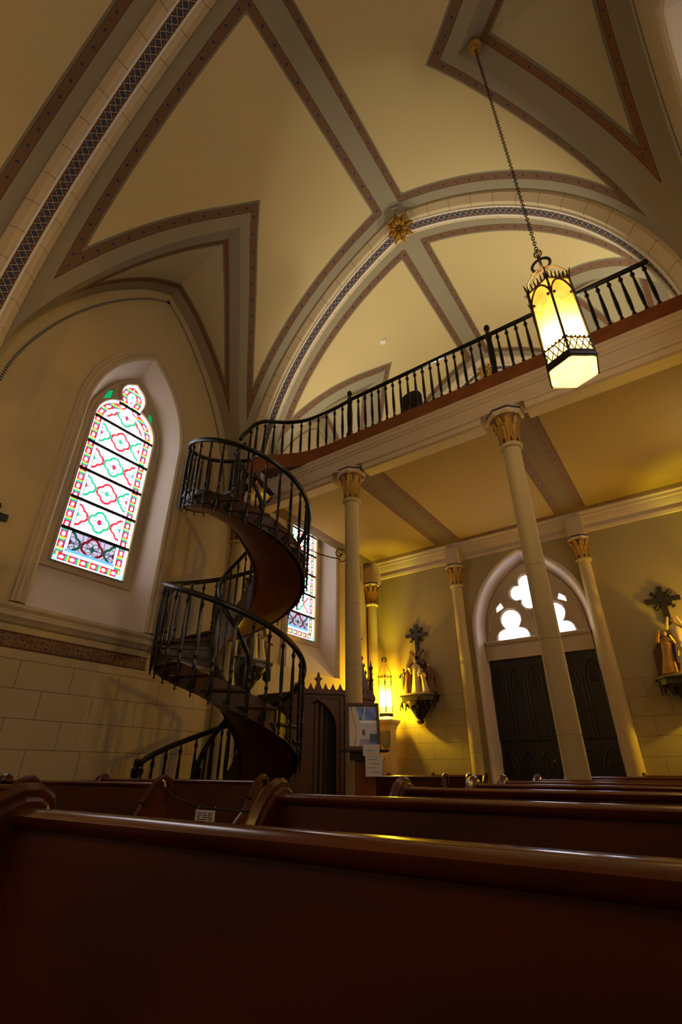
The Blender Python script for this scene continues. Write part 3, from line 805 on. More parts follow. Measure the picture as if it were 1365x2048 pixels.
# ------------------------------------------------------------------ spiral staircase
SC = (-4.945, 4.515); SR = .955; RI = .26
BASE = math.atan2(-SC[1], -SC[0])
def sp(q, r, z):
    a = BASE + math.radians(-98 - q); return (SC[0]+r*math.cos(a), SC[1]+r*math.sin(a), z)
PITCH = .00634; STEP = 25.2; NT_ = 33; Q1 = NT_*STEP
def nose(q): return -.80 + PITCH*q      # walking line (tread tops at their front edge)
st = thing('spiral_staircase', 'dark wooden spiral staircase winding twice up to the choir loft', 'staircase', (SC[0], SC[1], FLOOR))
for i in range(NT_):
    q0 = i*STEP; zt = nose(q0); mb = MB(); rows = []
    for j in range(7):
        q = q0-2.0 + (STEP+4)*j/6; r1 = SR+.012
        rows.append([sp(q, RI-.03, zt-.035), sp(q, r1, zt-.035), sp(q, r1+.008, zt-.018), sp(q, r1, zt), sp(q, RI-.03, zt)])
    mb.sweep(rows, closed_prof=True); mb.build('tread', 'stairwood', st, angle=30)
    mb = MB(); zb = zt-.165
    mb.sweep([[sp(q0, RI, zb), sp(q0, SR-.01, zb), sp(q0, SR-.01, zt-.03), sp(q0, RI, zt-.03)], [sp(q0+1.4, RI, zb), sp(q0+1.2, SR-.01, zb), sp(q0+1.2, SR-.01, zt-.03), sp(q0+1.4, RI, zt-.03)]], closed_prof=True)
    mb.build('riser', 'stairwood', st, smooth=False)
# outer and inner strings and the plastered-smooth wooden soffit
def helix_band(r0, r1, dz0, dz1, qa, qb, n):
    rows = []
    for j in range(n+1):
        q = qa+(qb-qa)*j/n; z = nose(q); rows.append([sp(q, r0, max(z+dz0, FLOOR)), sp(q, r1, max(z+dz0, FLOOR)), sp(q, r1, max(z+dz1, FLOOR+.01)), sp(q, r0, max(z+dz1, FLOOR+.01))])
    return rows
MB().sweep(helix_band(SR-.045, SR-.012, -.255, -.0, 0, Q1, 260), closed_prof=True).build('outer_string', 'stairwood', st, angle=40)
MB().sweep(helix_band(RI-.03, RI, -.30, .10, 0, Q1-40, 240), closed_prof=True).build('inner_string', 'stairwood', st, angle=40)
rows = []
for j in range(261):
    q = Q1*j/260; z = nose(q); rows.append([sp(q, RI-.02+(SR-.05-RI)*k/6, max(z-.25-.03*math.sin(PI*k/6), FLOOR)) for k in range(7)])
MB().sweep(rows).build('soffit', 'soffit', st, angle=60)
def hr(q): return .03 + PITCH*q
MB().tube([sp(q, SR+.02, hr(q)) for q in np.linspace(6, Q1-18, 260)], .036, 8).build('handrail', 'darkwood', st)
MB().tube([sp(q, RI-.005, hr(q)) for q in np.linspace(6, 772, 260)], .030, 8).build('inner_handrail', 'darkwood', st)
sb = baluster_mesh(-.84, -.01, .019, True); si = baluster_mesh(-.84, -.01, .015)
for k in range(65):
    q = 12+k*(Q1-36)/64; put(sb, 'baluster', st, sp(q, SR+.02, hr(q)), 0)
for k in range(34):
    q = 14+k*(748-14)/33; put(si, 'baluster', st, sp(q, RI-.005, hr(q)), 0)
# bracket scrolls under each tread end, outside the string
sc_ = MB()
for k in range(65):
    q = 8+k*(Q1-30)/64; z = nose(q)-.10
    sc_.tube([sp(q+1.2+4.5*t/8, SR+.012, z-.05+.045*math.sin(t*PI/4)) for t in range(9)], .009, 5)
    sc_.tube([sp(q+3+1.5*math.cos(t), SR+.012, z-.10+.025*math.sin(t)) for t in np.linspace(0, 5, 7)], .008, 5)
tag(sc_.build('carved_bracket', 'darkwood', st), kind='stuff')
for rr in (SR+.02, RI-.005):
    p0 = sp(2, rr, 0); nw = MB().lathe([(.05, FLOOR), (.05, FLOOR+.28), (.035, FLOOR+.31), (.05, FLOOR+.34), (.032, FLOOR+.4), (.042, FLOOR+.7), (.03, FLOOR+.86), (.05, FLOOR+.9), (.05, FLOOR+.98), (.03, FLOOR+1.0), (.038, FLOOR+1.04), (.03, FLOOR+1.08), (0, FLOOR+1.09)], (p0[0], p0[1], 0), 12)
    nw.build('newel_post', 'darkwood', st, angle=40)
# iron scroll bracket from stair to column
P = [(-4.08, 5.0, 2.84), (-3.98, 5.12, 2.78), (-3.86, 5.25, 2.74), (-3.78, 5.36, 2.735)]
ctr = Vector((-3.80, 5.40, 2.83)); d_ = Vector((.62, .78, 0)).normalized()
for k in range(26):
    a = -PI/2 + .1 + k*.30; r_ = .125*(1-k/26*.86); P.append(tuple(ctr + d_*(r_*math.cos(a)+.0) + Vector((0,0,1))*(r_*math.sin(a))))
P = [(-4.13, 4.93, 2.88)] + P
mb = MB().tube(P, .008, 6); mb.ball(P[-1], .02, 8, 5)
tag(mb.build('iron_scroll', 'iron', recenter=True), 'curled black iron bracket reaching from the staircase to the slender column', 'bracket')

# ------------------------------------------------------------------ pews
def pew(xa, xb, y, label, group, rz=0):
    xc = (xa+xb)/2; L = xb-xa
    t = thing('pew', label, 'pew', (xc, y, FLOOR), group, absolute=False); t.rotation_euler.z = rz
    H = -FLOOR; zt = H-.062
    bk = MB(); pr = [(-.020, zt-.02), (-.115, .42), (-.095, .41), (.005, zt-.02)]
    bk.sweep([[(x, a, b) for a, b in pr] for x in (-L/2+.03, L/2-.03)], closed_prof=True); bk.build('backrest', 'pew', t, smooth=False)
    tr = MB(); pr = [(-.022, zt-.03), (-.032, zt-.022), (-.034, zt-.010), (-.026, zt-.002), (-.012, zt), (.012, zt-.001), (.024, zt-.010), (.026, zt-.035), (.010, zt-.045)]
    tr.sweep([[(x, a, b) for a, b in pr] for x in (-L/2+.03, L/2-.03)], closed_prof=True); tr.build('top_rail', 'pewrail', t, angle=50)
    se = MB(); pr = [(-.11, .42), (-.50, .445), (-.515, .43), (-.51, .405), (-.11, .385)]
    se.sweep([[(x, a, b) for a, b in pr] for x in (-L/2+.03, L/2-.03)], closed_prof=True); se.build('seat', 'pew', t, angle=40)
    rk = MB().box(-L/2+.2, L/2-.2, .00, .012, .50, .64); rk.box(-L/2+.2, L/2-.2, -.05, .08, .49, .505); rk.box(-L/2+.2, L/2-.2, .07, .085, .505, .58); rk.build('book_rack', 'pew', t, smooth=False)
    prof = [(.10, 0), (.10, .10), (.075, .20), (.055, .55), (.045, zt-.10), (.042, zt-.02), (.034, zt+.006), (.015, zt+.018), (-.015, zt+.018), (-.05, zt+.002), (-.085, zt-.038),
            (-.13, zt-.11), (-.18, zt-.19), (-.25, zt-.255), (-.34, zt-.28), (-.44, zt-.28), (-.50, zt-.27), (-.535, zt-.30), (-.53, zt-.34), (-.49, zt-.37), (-.47, .38), (-.50, .18), (-.54, .10), (-.54, 0)]
    for s in (-1, 1):
        e = MB(); x0 = s*L/2; e.prism(prof, lambda u, v, h: (h, u, v), x0-.03*(s > 0)-.0, x0+.03*(s < 0)+.0)
        eo = e.build('end_panel', 'pewend', t, smooth=False)
        md = eo.modifiers.new('bevel', 'BEVEL'); md.width = .008; md.segments = 2; md.limit_method = 'ANGLE'
        c_ = MB().tube([(x0, u, v) for u, v in prof[4:12]], .024, 6); c_.build('end_cap', 'pewend', eo)
    return t
RB = 'pews of the right-hand block'; LBK = 'pews of the left-hand block'
lab = ['nearest red-brown oak pew filling the bottom of the view', 'second oak pew, directly behind the nearest one, in the right-hand block', 'third oak pew from the viewer in the right-hand block',
       'fourth oak pew from the viewer in the right-hand block', 'fifth oak pew from the viewer, in front of the slender column by the door', 'sixth oak pew, the last one before the slender column by the door']
for y, l in zip((.54, 1.33, 2.15, 2.97, 3.80, 4.66), lab): pew((-1.12 if y < 1 else -1.17) if y < 3 else -1.28, .95, y, l, RB)
pew(-1.45, .95, 6.45, 'oak pew just behind the slender column, under the loft', RB); pew(-1.45, .95, 7.40, 'oak pew under the loft nearest the arched door', RB)
for y, l in zip((1.36, 2.16, 3.04), ('front oak pew of the left-hand block, cut off by the left edge', 'middle oak pew of the left-hand block, between the other two', 'farthest of the three oak pews in front of the staircase')): pew(-4.92, -2.84, y, l, LBK)
pew(-4.25, -2.95, 6.55, 'dark oak pew under the loft behind the poster stand', LBK); pew(-4.25, -2.95, 7.35, 'dark oak pew under the loft in front of the lit standing lantern', LBK)
pew(-4.45, -3.45, 9.35, 'oak pew by the back wall below the carved relief, left of the door', 'pews by the back wall')
pew(-1.0, 1.1, 9.35, 'oak pew by the back wall to the right of the door', 'pews by the back wall')

# rope with hanging card between the blocks
rope = [(-2.80, 2.12, -.075), (-2.70, 2.13, -.13), (-2.55, 2.12, -.16), (-2.36, 2.10, -.178), (-2.1, 2.02, -.175), (-1.7, 1.75, -.15), (-1.35, 1.48, -.10), (-1.19, 1.36, -.07)]
tag(MB().tube([tuple(p) for p in smooth_path(rope, 30)], .006, 6).build('barrier_rope', 'curtain', recenter=True), 'dark cord hung across the aisle between two pews', 'rope')
tc = thing('notice_card', 'small white printed card hanging from the cord between the pews', 'sign', (-2.36, 2.10, -.26))
MB().box(-2.435, -2.285, 2.088, 2.092, -.262, -.188).build('card', 'paper', tc, smooth=False)
ms = MB()
for k in range(6): 
    for j in range(3): ms.box(-2.42+.043*j, -2.42+.043*j+.036-(.01 if (k+j) % 3 == 0 else 0), 2.0865, 2.088, -.252+.0098*k, -.2485+.0098*k)
ms.build('print_line', 'bronze', tc, smooth=False)
for x_ in (-2.425, -2.295): MB().tube([(x_, 2.09, -.192), (x_+.003, 2.093, -.18), (x_, 2.10, -.172)], .003, 5).build('hanging_loop', 'brass', tc)
for x_, y_, l in ((-2.80, 2.12, 'brass hook on the end of the middle left-hand pew'), (-1.19, 1.36, 'brass hook on the end of the second right-hand pew')):
    tag(MB().tube([(x_, y_, -.05), (x_+(.02 if x_ < -2 else -.02), y_, -.06), (x_+(.03 if x_ < -2 else -.03), y_, -.085), (x_+(.01 if x_ < -2 else -.01), y_, -.10)], .006, 6).build('brass_hook', 'brass', recenter=True), l, 'hook', 'brass hooks holding the cord')

# ------------------------------------------------------------------ pendant lantern
LX, LY = -.115, 3.17
M['amber'] = None
def amber(name, op):
    nt = NT(name); tr = nt.n('ShaderNodeBsdfTransparent'); tr.inputs[0].default_value = (1, .80, .38, 1)
    tl = nt.n('ShaderNodeBsdfTranslucent'); tl.inputs[0].default_value = (1, .74, .22, 1)
    df = nt.n('ShaderNodeBsdfDiffuse'); nz = nt.noise(9, 3, nt.coord()); 
    sp = nt.n('ShaderNodeSeparateXYZ'); nt.l(nt.coord(), sp.inputs[0])
    k = nt.math('ADD', nt.math('MULTIPLY', sp.outputs[2], 1.5), nt.math('MULTIPLY_ADD', nz, 1.2, -1.0)); k.node.use_clamp = True
    nt.l(nt.mix(k, (1., .74, .28), (.75, .30, .02)), tl.inputs[0])
    mx = nt.n('ShaderNodeMixShader'); mx.inputs[0].default_value = op; nt.l(tr.outputs[0], mx.inputs[1]); nt.l(tl.outputs[0], mx.inputs[2])
    out = [x for x in nt.t.nodes if x.type == 'OUTPUT_MATERIAL'][0]; nt.l(mx.outputs[0], out.inputs[0]); return nt.m
M['amber'] = amber('amber_glass', .55)
def point(parent, loc, power, colr, rad):
    d = bpy.data.lights.new('bulb', 'POINT'); d.energy = power; d.color = colr; d.shadow_soft_size = rad
    o = bpy.data.objects.new('bulb', d); col.objects.link(o); o.parent = parent; o.location = loc; return o
def lantern_body(t, R_, H_, z0, ang0, crown_h, ring_z):
    """hexagonal gothic lantern; local z from its own base"""
    V = [(math.cos(ang0+k*PI/3), math.sin(ang0+k*PI/3)) for k in range(6)]
    zt = z0+H_; zl = z0+.06*1.; zl2 = z0+H_*.22
    fr = MB()
    def hexr(z, r, th):
        fr.tube([(r*x_, r*y_, z) for x_, y_ in V], th, 4, closed=True)
    for x_, y_ in V:
        fr.tube([(R_*1.0*x_, R_*1.0*y_, z0), (R_*.97*x_, R_*.97*y_, zt)], R_*.055, 6)
        fr.tube([(R_*.97*x_, R_*.97*y_, zt), (R_*1.05*x_, R_*1.05*y_, zt+crown_h*.6), (R_*1.12*x_, R_*1.12*y_, zt+crown_h)], [R_*.05, R_*.04, .002], 5)
    hexr(z0+.02, R_*1.04, R_*.05); hexr(zl, R_*1.03, R_*.035); hexr(zl2, R_*1.0, R_*.04); hexr(zt, R_*.98, R_*.045)
    fo = fr.build('frame', 'bronze', t)
    band = MB(); crn = MB(); V7 = V+[V[0]]
    for k in range(6):
        a, b = V7[k], V7[k+1]
        band.add([(R_*1.05*a[0], R_*1.05*a[1], z0-.005), (R_*1.05*b[0], R_*1.05*b[1], z0-.005), (R_*1.03*b[0], R_*1.03*b[1], zl), (R_*1.03*a[0], R_*1.03*a[1], zl)], [(0,1,2,3)])
        # crown of small points, lattice, tracery arch
        for j in range(6):
            u = (j+.5)/6; cx, cy = a[0]*(1-u)+b[0]*u, a[1]*(1-u)+b[1]*u
            crn.tube([(R_*.99*cx, R_*.99*cy, zt), (R_*1.02*cx, R_*1.02*cy, zt+crown_h*.5), (R_*1.05*cx, R_*1.05*cy, zt+crown_h*.75)], [R_*.05, R_*.035, .002], 4)
            band.ball((R_*1.03*cx, R_*1.03*cy, zl2+R_*.05), R_*.045, 5, 4)
        for j in range(-1, 5):
            for sgn in (1, -1):
                u0 = j/4 if sgn > 0 else (j+1)/4; u1 = (j+1)/4 if sgn > 0 else j/4
                pa = max(0, min(1, u0)); pb = max(0, min(1, u1))
                if pa == pb: continue
                band.tube([(R_*1.01*(a[0]*(1-pa)+b[0]*pa), R_*1.01*(a[1]*(1-pa)+b[1]*pa), zl+.005), (R_*1.01*(a[0]*(1-pb)+b[0]*pb), R_*1.01*(a[1]*(1-pb)+b[1]*pb), zl2)], R_*.026, 4)
        P = []
        for j in range(13):
            u = j/12; P.append((R_*1.0*(a[0]*(1-u)+b[0]*u), R_*1.0*(a[1]*(1-u)+b[1]*u), zt-H_*.22+H_*.20*math.sin(PI*u)**.6))
        crn.tube(P, R_*.045, 5)
        for u, s_ in ((.14, 1), (.86, -1)):
            crn.ball((R_*(a[0]*(1-u)+b[0]*u), R_*(a[1]*(1-u)+b[1]*u), zt-H_*.20), R_*.075, 5, 4)
    band.build('pierced_band', 'bronze', t, smooth=False); crn.build('crown_tracery', 'bronze', t, smooth=False)
    for k in range(6):
        a, b = V7[k], V7[k+1]; g = MB(); q = .955
        g.add([(R_*q*a[0], R_*q*a[1], zl), (R_*q*b[0], R_*q*b[1], zl), (R_*q*b[0], R_*q*b[1], zt-.01), (R_*q*a[0], R_*q*a[1], zt-.01)], [(0,1,2,3)])
        g.build('glass_pane', 'amber', t, smooth=False)
    bg = MB(); rings = []
    for r_, z_ in ((.98, z0), (.93, z0-.012), (.70, z0-.035), (.62, z0-.028), (.45, z0-.045), (.38, z0-.038), (.2, z0-.055), (.02, z0-.055)):
        rings.append([(R_*r_*x_, R_*r_*y_, z_) for x_, y_ in V])
    bg.sweep([r+[r[0]] for r in rings]); bg.build('bottom_glass', 'amber', t, angle=20)
    st_ = MB()
    for k in range(6):
        x_, y_ = V[k]; st_.tube([(R_*.96*x_, R_*.96*y_, zt), (R_*.9*x_, R_*.9*y_, zt+(ring_z-zt)*.35), (R_*.55*x_, R_*.55*y_, zt+(ring_z-zt)*.75), (R_*.12*x_, R_*.12*y_, ring_z)], R_*.028, 5)
    st_.build('top_strap', 'brass', t)
def ring_knot(t, z, r, mat='bronze'):
    mb = MB()
    for a in (0, PI/2): mb.tube([(r*math.cos(b)*math.cos(a), r*math.cos(b)*math.sin(a), z+r*math.sin(b)) for b in np.linspace(0, 2*PI, 17)[:-1]], r*.16, 6, closed=True)
    mb.build('finial_ring', mat, t)
pl = thing('pendant_lantern', 'glowing amber hexagonal lantern hanging on a long chain from the vault', 'lantern', (LX, LY, 2.60), None, absolute=False)
lantern_body(pl, .185, .86, 0, math.radians(-84), .10, 1.19)
ring_knot(pl, 1.24, .075)
ch = MB(); zz = 1.32; k = 0
while zz < 5.60:
    a = (k % 2)*PI/2; ch.tube([(.014*math.cos(b)*math.cos(a), .014*math.cos(b)*math.sin(a), zz+.024*math.sin(b)) for b in np.linspace(0, 2*PI, 9)[:-1]], .0042, 4, closed=True); zz += .036; k += 1
ch.build('chain', 'bronze', pl)
MB().lathe([(.0, 5.56), (.03, 5.57), (.05, 5.59), (.045, 5.61), (.085, 5.62), (.09, 5.65), (.07, 5.70)], (0,0,0), 20).build('ceiling_rose', 'gold', pl)
hk = MB().tube([(.03*math.cos(b), 0, 1.39+.045*math.sin(b)) for b in np.linspace(0, 2*PI, 13)[:-1]], .007, 6, closed=True); hk.build('hook_ring', 'brass', pl)
point(pl, (0, 0, .27), LANTERN_W, WARM, .07)
point(pl, (0, 0, 1.02), LANTERN_W*.35, WARM, .03)
# lantern copies added out of view behind the viewer, for more warm light
for lx, ly, lab_ in ((-4.585, 3.17, None), (-.135, -1.46, 'added amber lantern copy hanging unseen behind the viewer on the right'), (-4.585, -1.46, 'added amber lantern copy hanging unseen behind the viewer on the left')):
    if lab_ is None: continue
    c_ = copy_tree(pl); c_.location = (lx, ly, 2.60); c_['label'] = lab_; c_['group'] = 'added pendant lanterns behind the viewer'

# ------------------------------------------------------------------ unseen upward lamps, added on ledges and on the loft floor
def added_uplight(label, loc, aim, power, group, size=math.radians(120), c=(1., .78, .36)):
    t = thing('added_floodlight', label, 'lamp', loc, group, absolute=False)
    d = Vector(aim)-Vector(loc); q = d.to_track_quat('Z', 'Y').to_matrix().to_4x4()
    MB().lathe([(.05, 0), (.07, .02), (.09, .10), (.10, .12), (.085, .11), (.05, .05), (0, .045)], (0, 0, 0), 16, caps=False).xf(Matrix.Translation((0, 0, .10)) @ q).build('reflector', 'iron', t)
    MB().lathe([(.07, 0), (.07, .015), (.012, .02), (.012, .12)], (0, 0, 0), 12).build('base', 'iron', t)
    l = bpy.data.lights.new('added_uplight', 'SPOT'); l.energy = power; l.color = c; l.spot_size = size; l.spot_blend = 1.; l.shadow_soft_size = .06
    o = bpy.data.objects.new('added_uplight', l); col.objects.link(o); o.parent = t; o.location = Vector((0, 0, .10))+d.normalized()*.14; o.rotation_euler = (-d).to_track_quat('Z', 'Y').to_euler()
FN = 'added uplights on the column capitals, out of view'
for x_, s_ in ((XL+.12, 1), (XR-.12, -1)):  # lamps added out of view to brighten the nave vaults
    added_uplight('added unseen uplight on the %s wall capital beside the viewer' % ('left' if s_ > 0 else 'right'), (x_, .86, 4.18), (XC-s_*.2, 2.6, 9.5), ADDED_NAVE_UPLIGHT, FN)
    added_uplight('added unseen uplight on the %s wall capital behind the viewer' % ('left' if s_ > 0 else 'right'), (x_, -3.78, 4.18), (XC, -1.6, 9.5), ADDED_NAVE_UPLIGHT*2.2, FN, c=(1., .72, .10))
    column('wall_column', 'engaged column on the %s wall behind the viewer' % ('left' if s_ > 0 else 'right'), XL+.10 if s_ > 0 else XR-.10, -3.78, .14, 4.16, .56, None, 1.8)
column('wall_column', 'engaged column on the right wall beside the viewer', XR-.10, .86, .14, 4.16, .56, None, 1.8)
for x_, l_ in ((-4.6, 'added unseen uplight on the left of the loft floor'), (-2.1, 'added unseen uplight in the middle of the loft floor'), (.1, 'added unseen uplight on the right of the loft floor')):
    added_uplight(l_, (x_, 6.15, 4.73), (x_*.6-.9, 8.2, 9.6), ADDED_LOFT_UPLIGHT, 'added uplights on the loft floor', math.radians(150), (1., .90, .66))  # added lamps, suggested by the bright loft vault and baluster feet

# ------------------------------------------------------------------ standing lantern on a pedestal in the far corner
def standing_lantern(PX, PY, plab, slab):
    pd = thing('pedestal', plab, 'pedestal', (PX, PY, FLOOR))
    MB().box(PX-.15, PX+.15, PY-.12, PY+.12, FLOOR, .80).build('post', 'beam', pd, smooth=False)
    MB().lathe([(.20, .74), (.215, .78), (.24, .84), (.30, .90), (.31, .95)], (PX, PY, 0), 4, ang0=PI/4).build('cap_moulding', 'beam', pd, smooth=False)
    MB().prism([(-.10, .72), (-.10, .52), (-.06, .44), (0, .40), (.06, .44), (.10, .52), (.10, .72)], lambda u, v, h: (PX+.02+u, h, v), PY-.15, PY-.115).build('shield', 'greyshield', pd, smooth=False)
    MB().tube([(PX+u, PY-.125, z) for u, z in outline(.08, FLOOR+.1, .05, .25)], .012, 6).build('arch_rib', 'beam', pd)
    sl = thing('standing_lantern', slab, 'lantern', (PX, PY, .965), None, absolute=False)
    lantern_body(sl, .16, .80, .05, 0, .06, 1.16)
    ring_knot(sl, 1.24, .06)
    point(sl, (0, 0, .40), STAND_W, (1., .80, .06), .05)
standing_lantern(-5.62, 9.72, 'white moulded pedestal with a grey shield, standing in the far corner', 'brightly lit gothic lantern standing on the corner pedestal')
standing_lantern(1.02, 9.72, 'added white moulded pedestal in the unseen corner beyond the right edge', 'added lit gothic lantern on the unseen pedestal beyond the right edge')  # unseen mirror copy, added for the yellow light on the right

# ------------------------------------------------------------------ carved stations of the cross
def figure(t, x, y, z, h, robe, lean=0, arms=((.5, .1), (-.5, .1)), turn=0):
    mb = MB(); rows = []
    n = 12
    for j, (zz, rx, ry) in enumerate(((0, .17, .13), (.12, .15, .115), (.35, .12, .10), (.52, .105, .085), (.66, .12, .085), (.78, .125, .08), (.83, .07, .055), (.86, .04, .04))):
        row = []
        for k in range(n):
            a = 2*PI*k/n; f = 1+.09*math.cos(5*a+zz*3)*(1-zz); row.append((x+lean*zz*h+h*rx*f*math.cos(a), y+h*ry*f*math.sin(a), z+h*zz))
        rows.append(row)
    mb.sweep(rows, closed_prof=True)
    for s, (up, fwd) in zip((-1, 1), arms):
        sh = (x+lean*.76*h+s*.10*h, y, z+.76*h); el = (sh[0]+s*.07*h, sh[1]-.06*h, sh[2]-.17*h+up*.1*h); ha = (el[0]-s*.06*h*up, el[1]-.12*h-fwd*.1*h, el[2]+up*.16*h)
        mb.tube([sh, el, ha], [.045*h, .038*h, .022*h], 7)
    b = mb.build('carved_figure', robe, t)
    hd = MB().ball((x+lean*.92*h, y-.01*h, z+.925*h), (.048*h, .055*h, .066*h), 10, 8); hd.ball((x+lean*.92*h, y-.062*h, z+.92*h), .012*h, 6, 4); hd.build('head', 'skin', b)
    hh = MB().ball((x+lean*.92*h, y+.014*h, z+.935*h), (.056*h, .056*h, .068*h), 10, 6); hh.build('hair', 'robered', b)
    return b
def station(label, loc, rz, variant):
    """local: wall behind at y = 0, relief comes out towards -y, z = 0 at the shelf top"""
    
    t = thing('carved_relief', label, 'sculpture', loc, 'carved wall reliefs with crosses', absolute=False); t.rotation_euler.z = rz
    sh = MB().prism([(-.42, 0), (-.42, -.20), (-.30, -.32), (.30, -.32), (.42, -.20), (.42, 0)], lambda u, v, h: (u, v, h), -.12, 0); sh.prism([(-.46, 0), (-.46, -.22), (-.32, -.36), (.32, -.36), (.46, -.22), (.46, 0)], lambda u, v, h: (u, v, h), -.03, .0)
    sh.build('shelf', 'doorwood', t, smooth=False)
    br = MB().lathe([(.02, -.48), (.06, -.46), (.07, -.42), (.05, -.40), (.06, -.36), (.12, -.25), (.22, -.12)], (0, -.09, 0), 8, ang0=PI/8)
    for x_ in (-.36, -.22, .22, .36):
        br.tube([(x_, -.2, -.10), (x_, -.19, -.22), (x_*.97, -.17, -.27)], [.02, .018, .004], 6)
    for x_ in (-.29, 0, .29): br.tube([(x_-.08, -.25, -.22), (x_-.05, -.27, -.14), (x_, -.28, -.11), (x_+.05, -.27, -.14), (x_+.08, -.25, -.22)], .014, 5)
    br.build('bracket', 'doorwood', t, angle=30)
    MB().add([(-.40, -.02, .0), (.40, -.02, 0), (.36, -.02, .5), (.14, -.02, .75), (-.2, -.02, .70), (-.38, -.02, .45), (-.40, 0, 0), (.40, 0, 0), (.36, 0, .5), (.14, 0, .75), (-.2, 0, .70), (-.38, 0, .45)],
             [(0,1,2,3,4,5), (6,7,8,9,10,11)] + [(k, (k+1) % 6, 6+(k+1) % 6, 6+k) for k in range(6)]).build('back_panel', 'robered', t, smooth=False)
    MB().ball((0, -.12, .02), (.40, .16, .05), 14, 6).build('rocky_ground', 'robe', t)
    if variant == 0:
        figure(t, .0, -.16, .05, .72, 'robe'); figure(t, .22, -.18, .05, .50, 'robe', -.15, ((1, .2), (.6, .2))); figure(t, -.24, -.15, .05, .58, 'robered', .1, ((.8, .1), (1.2, .3))); figure(t, -.36, -.10, .05, .55, 'robegreen', .05)
        figure(t, .34, -.12, .05, .60, 'robered', -.08)
        b = Matrix.Translation((.02, -.09, .80))
        MB().box(-.035, .035, -.02, .02, -.62, .24).xf(b @ Matrix.Rotation(.72, 4, 'Y')).build('carried_cross', 'robered', t, smooth=False)
        MB().box(-.035, .035, -.02, .02, -.22, .22).xf(b @ Matrix.Rotation(-.80, 4, 'Y')).build('carried_cross', 'robered', t, smooth=False)
    else:
        figure(t, .05, -.16, .22, .74, 'robe', .0, ((1.5, 0), (1.5, 0))); figure(t, -.22, -.18, .05, .70, 'gold', .15, ((1.5, .2), (1., .2))); figure(t, .28, -.16, .05, .66, 'robegreen', -.1)
        figure(t, -.02, -.26, .02, .42, 'robe', .2, ((1, .3), (1, .3)))
    # hanging arcade below the shelf, and drapery folds on the ground
    sk = MB()
    for k in range(5):
        a = -.42+.168*k; op_ = [(a+.084+u, z) for u, z in outline(.058, -.30, -.20, -.11)]
        sk.prism([(a, -.05), (a+.168, -.05), (a+.168, -.26-.05*(k % 2)), (a+.15, -.29), (a+.142, -.18), (a+.084, -.10), (a+.026, -.18), (a+.018, -.29), (a, -.26-.05*(k % 2))], lambda u, v, h: (u, h, v), -.335+.05*abs(k-2), -.30+.05*abs(k-2))
    sk.build('hanging_arcade', 'doorwood', t, smooth=False)
    MB().lathe([(.03, -.56), (.07, -.54), (.08, -.50), (.05, -.47), (.10, -.42), (.15, -.34), (.24, -.22), (.30, -.12)], (0, -.10, 0), 10).build('corbel', 'doorwood', t, angle=30)
    cz = 1.32; cr = MB().box(-.042, .042, -.03, 0, .86, cz+.24).box(-.27, .27, -.032, -.002, cz-.042, cz+.042)
    for s1 in (-1, 1):
        for s2 in (-1, 1):
            cr.tube([(s1*.03, -.015, cz+s2*.12), (s1*.11, -.015, cz+s2*.11), (s1*.12, -.015, cz+s2*.03)], .016, 5); cr.tube([(s1*.05, -.015, cz+s2*.05), (s1*.145, -.015, cz+s2*.145)], [.015, .022], 5)
            cr.tube([(s1*.10, -.015, cz+s2*.16), (s1*.15, -.015, cz+s2*.15), (s1*.16, -.015, cz+s2*.10)], .010, 5)
    cr.build('star_cross', 'doorwood', t, smooth=False)
    return t
station('carved relief of robed figures on the back wall beside the lit corner lantern', (-4.95, YB-.01, 1.42), 0, 0)
station('gilded relief under a star cross, cut off by the right edge', (-.08, YB-.01, 1.36), 0, 1)
station('pale carved relief of figures on the left wall, seen through the staircase balusters', (XL+.01, 5.98, 1.63), PI/2, 0)
station('carved relief on the left wall whose cross arm just enters at the left edge', (XL+.01, 1.63, 1.32), PI/2, 1)

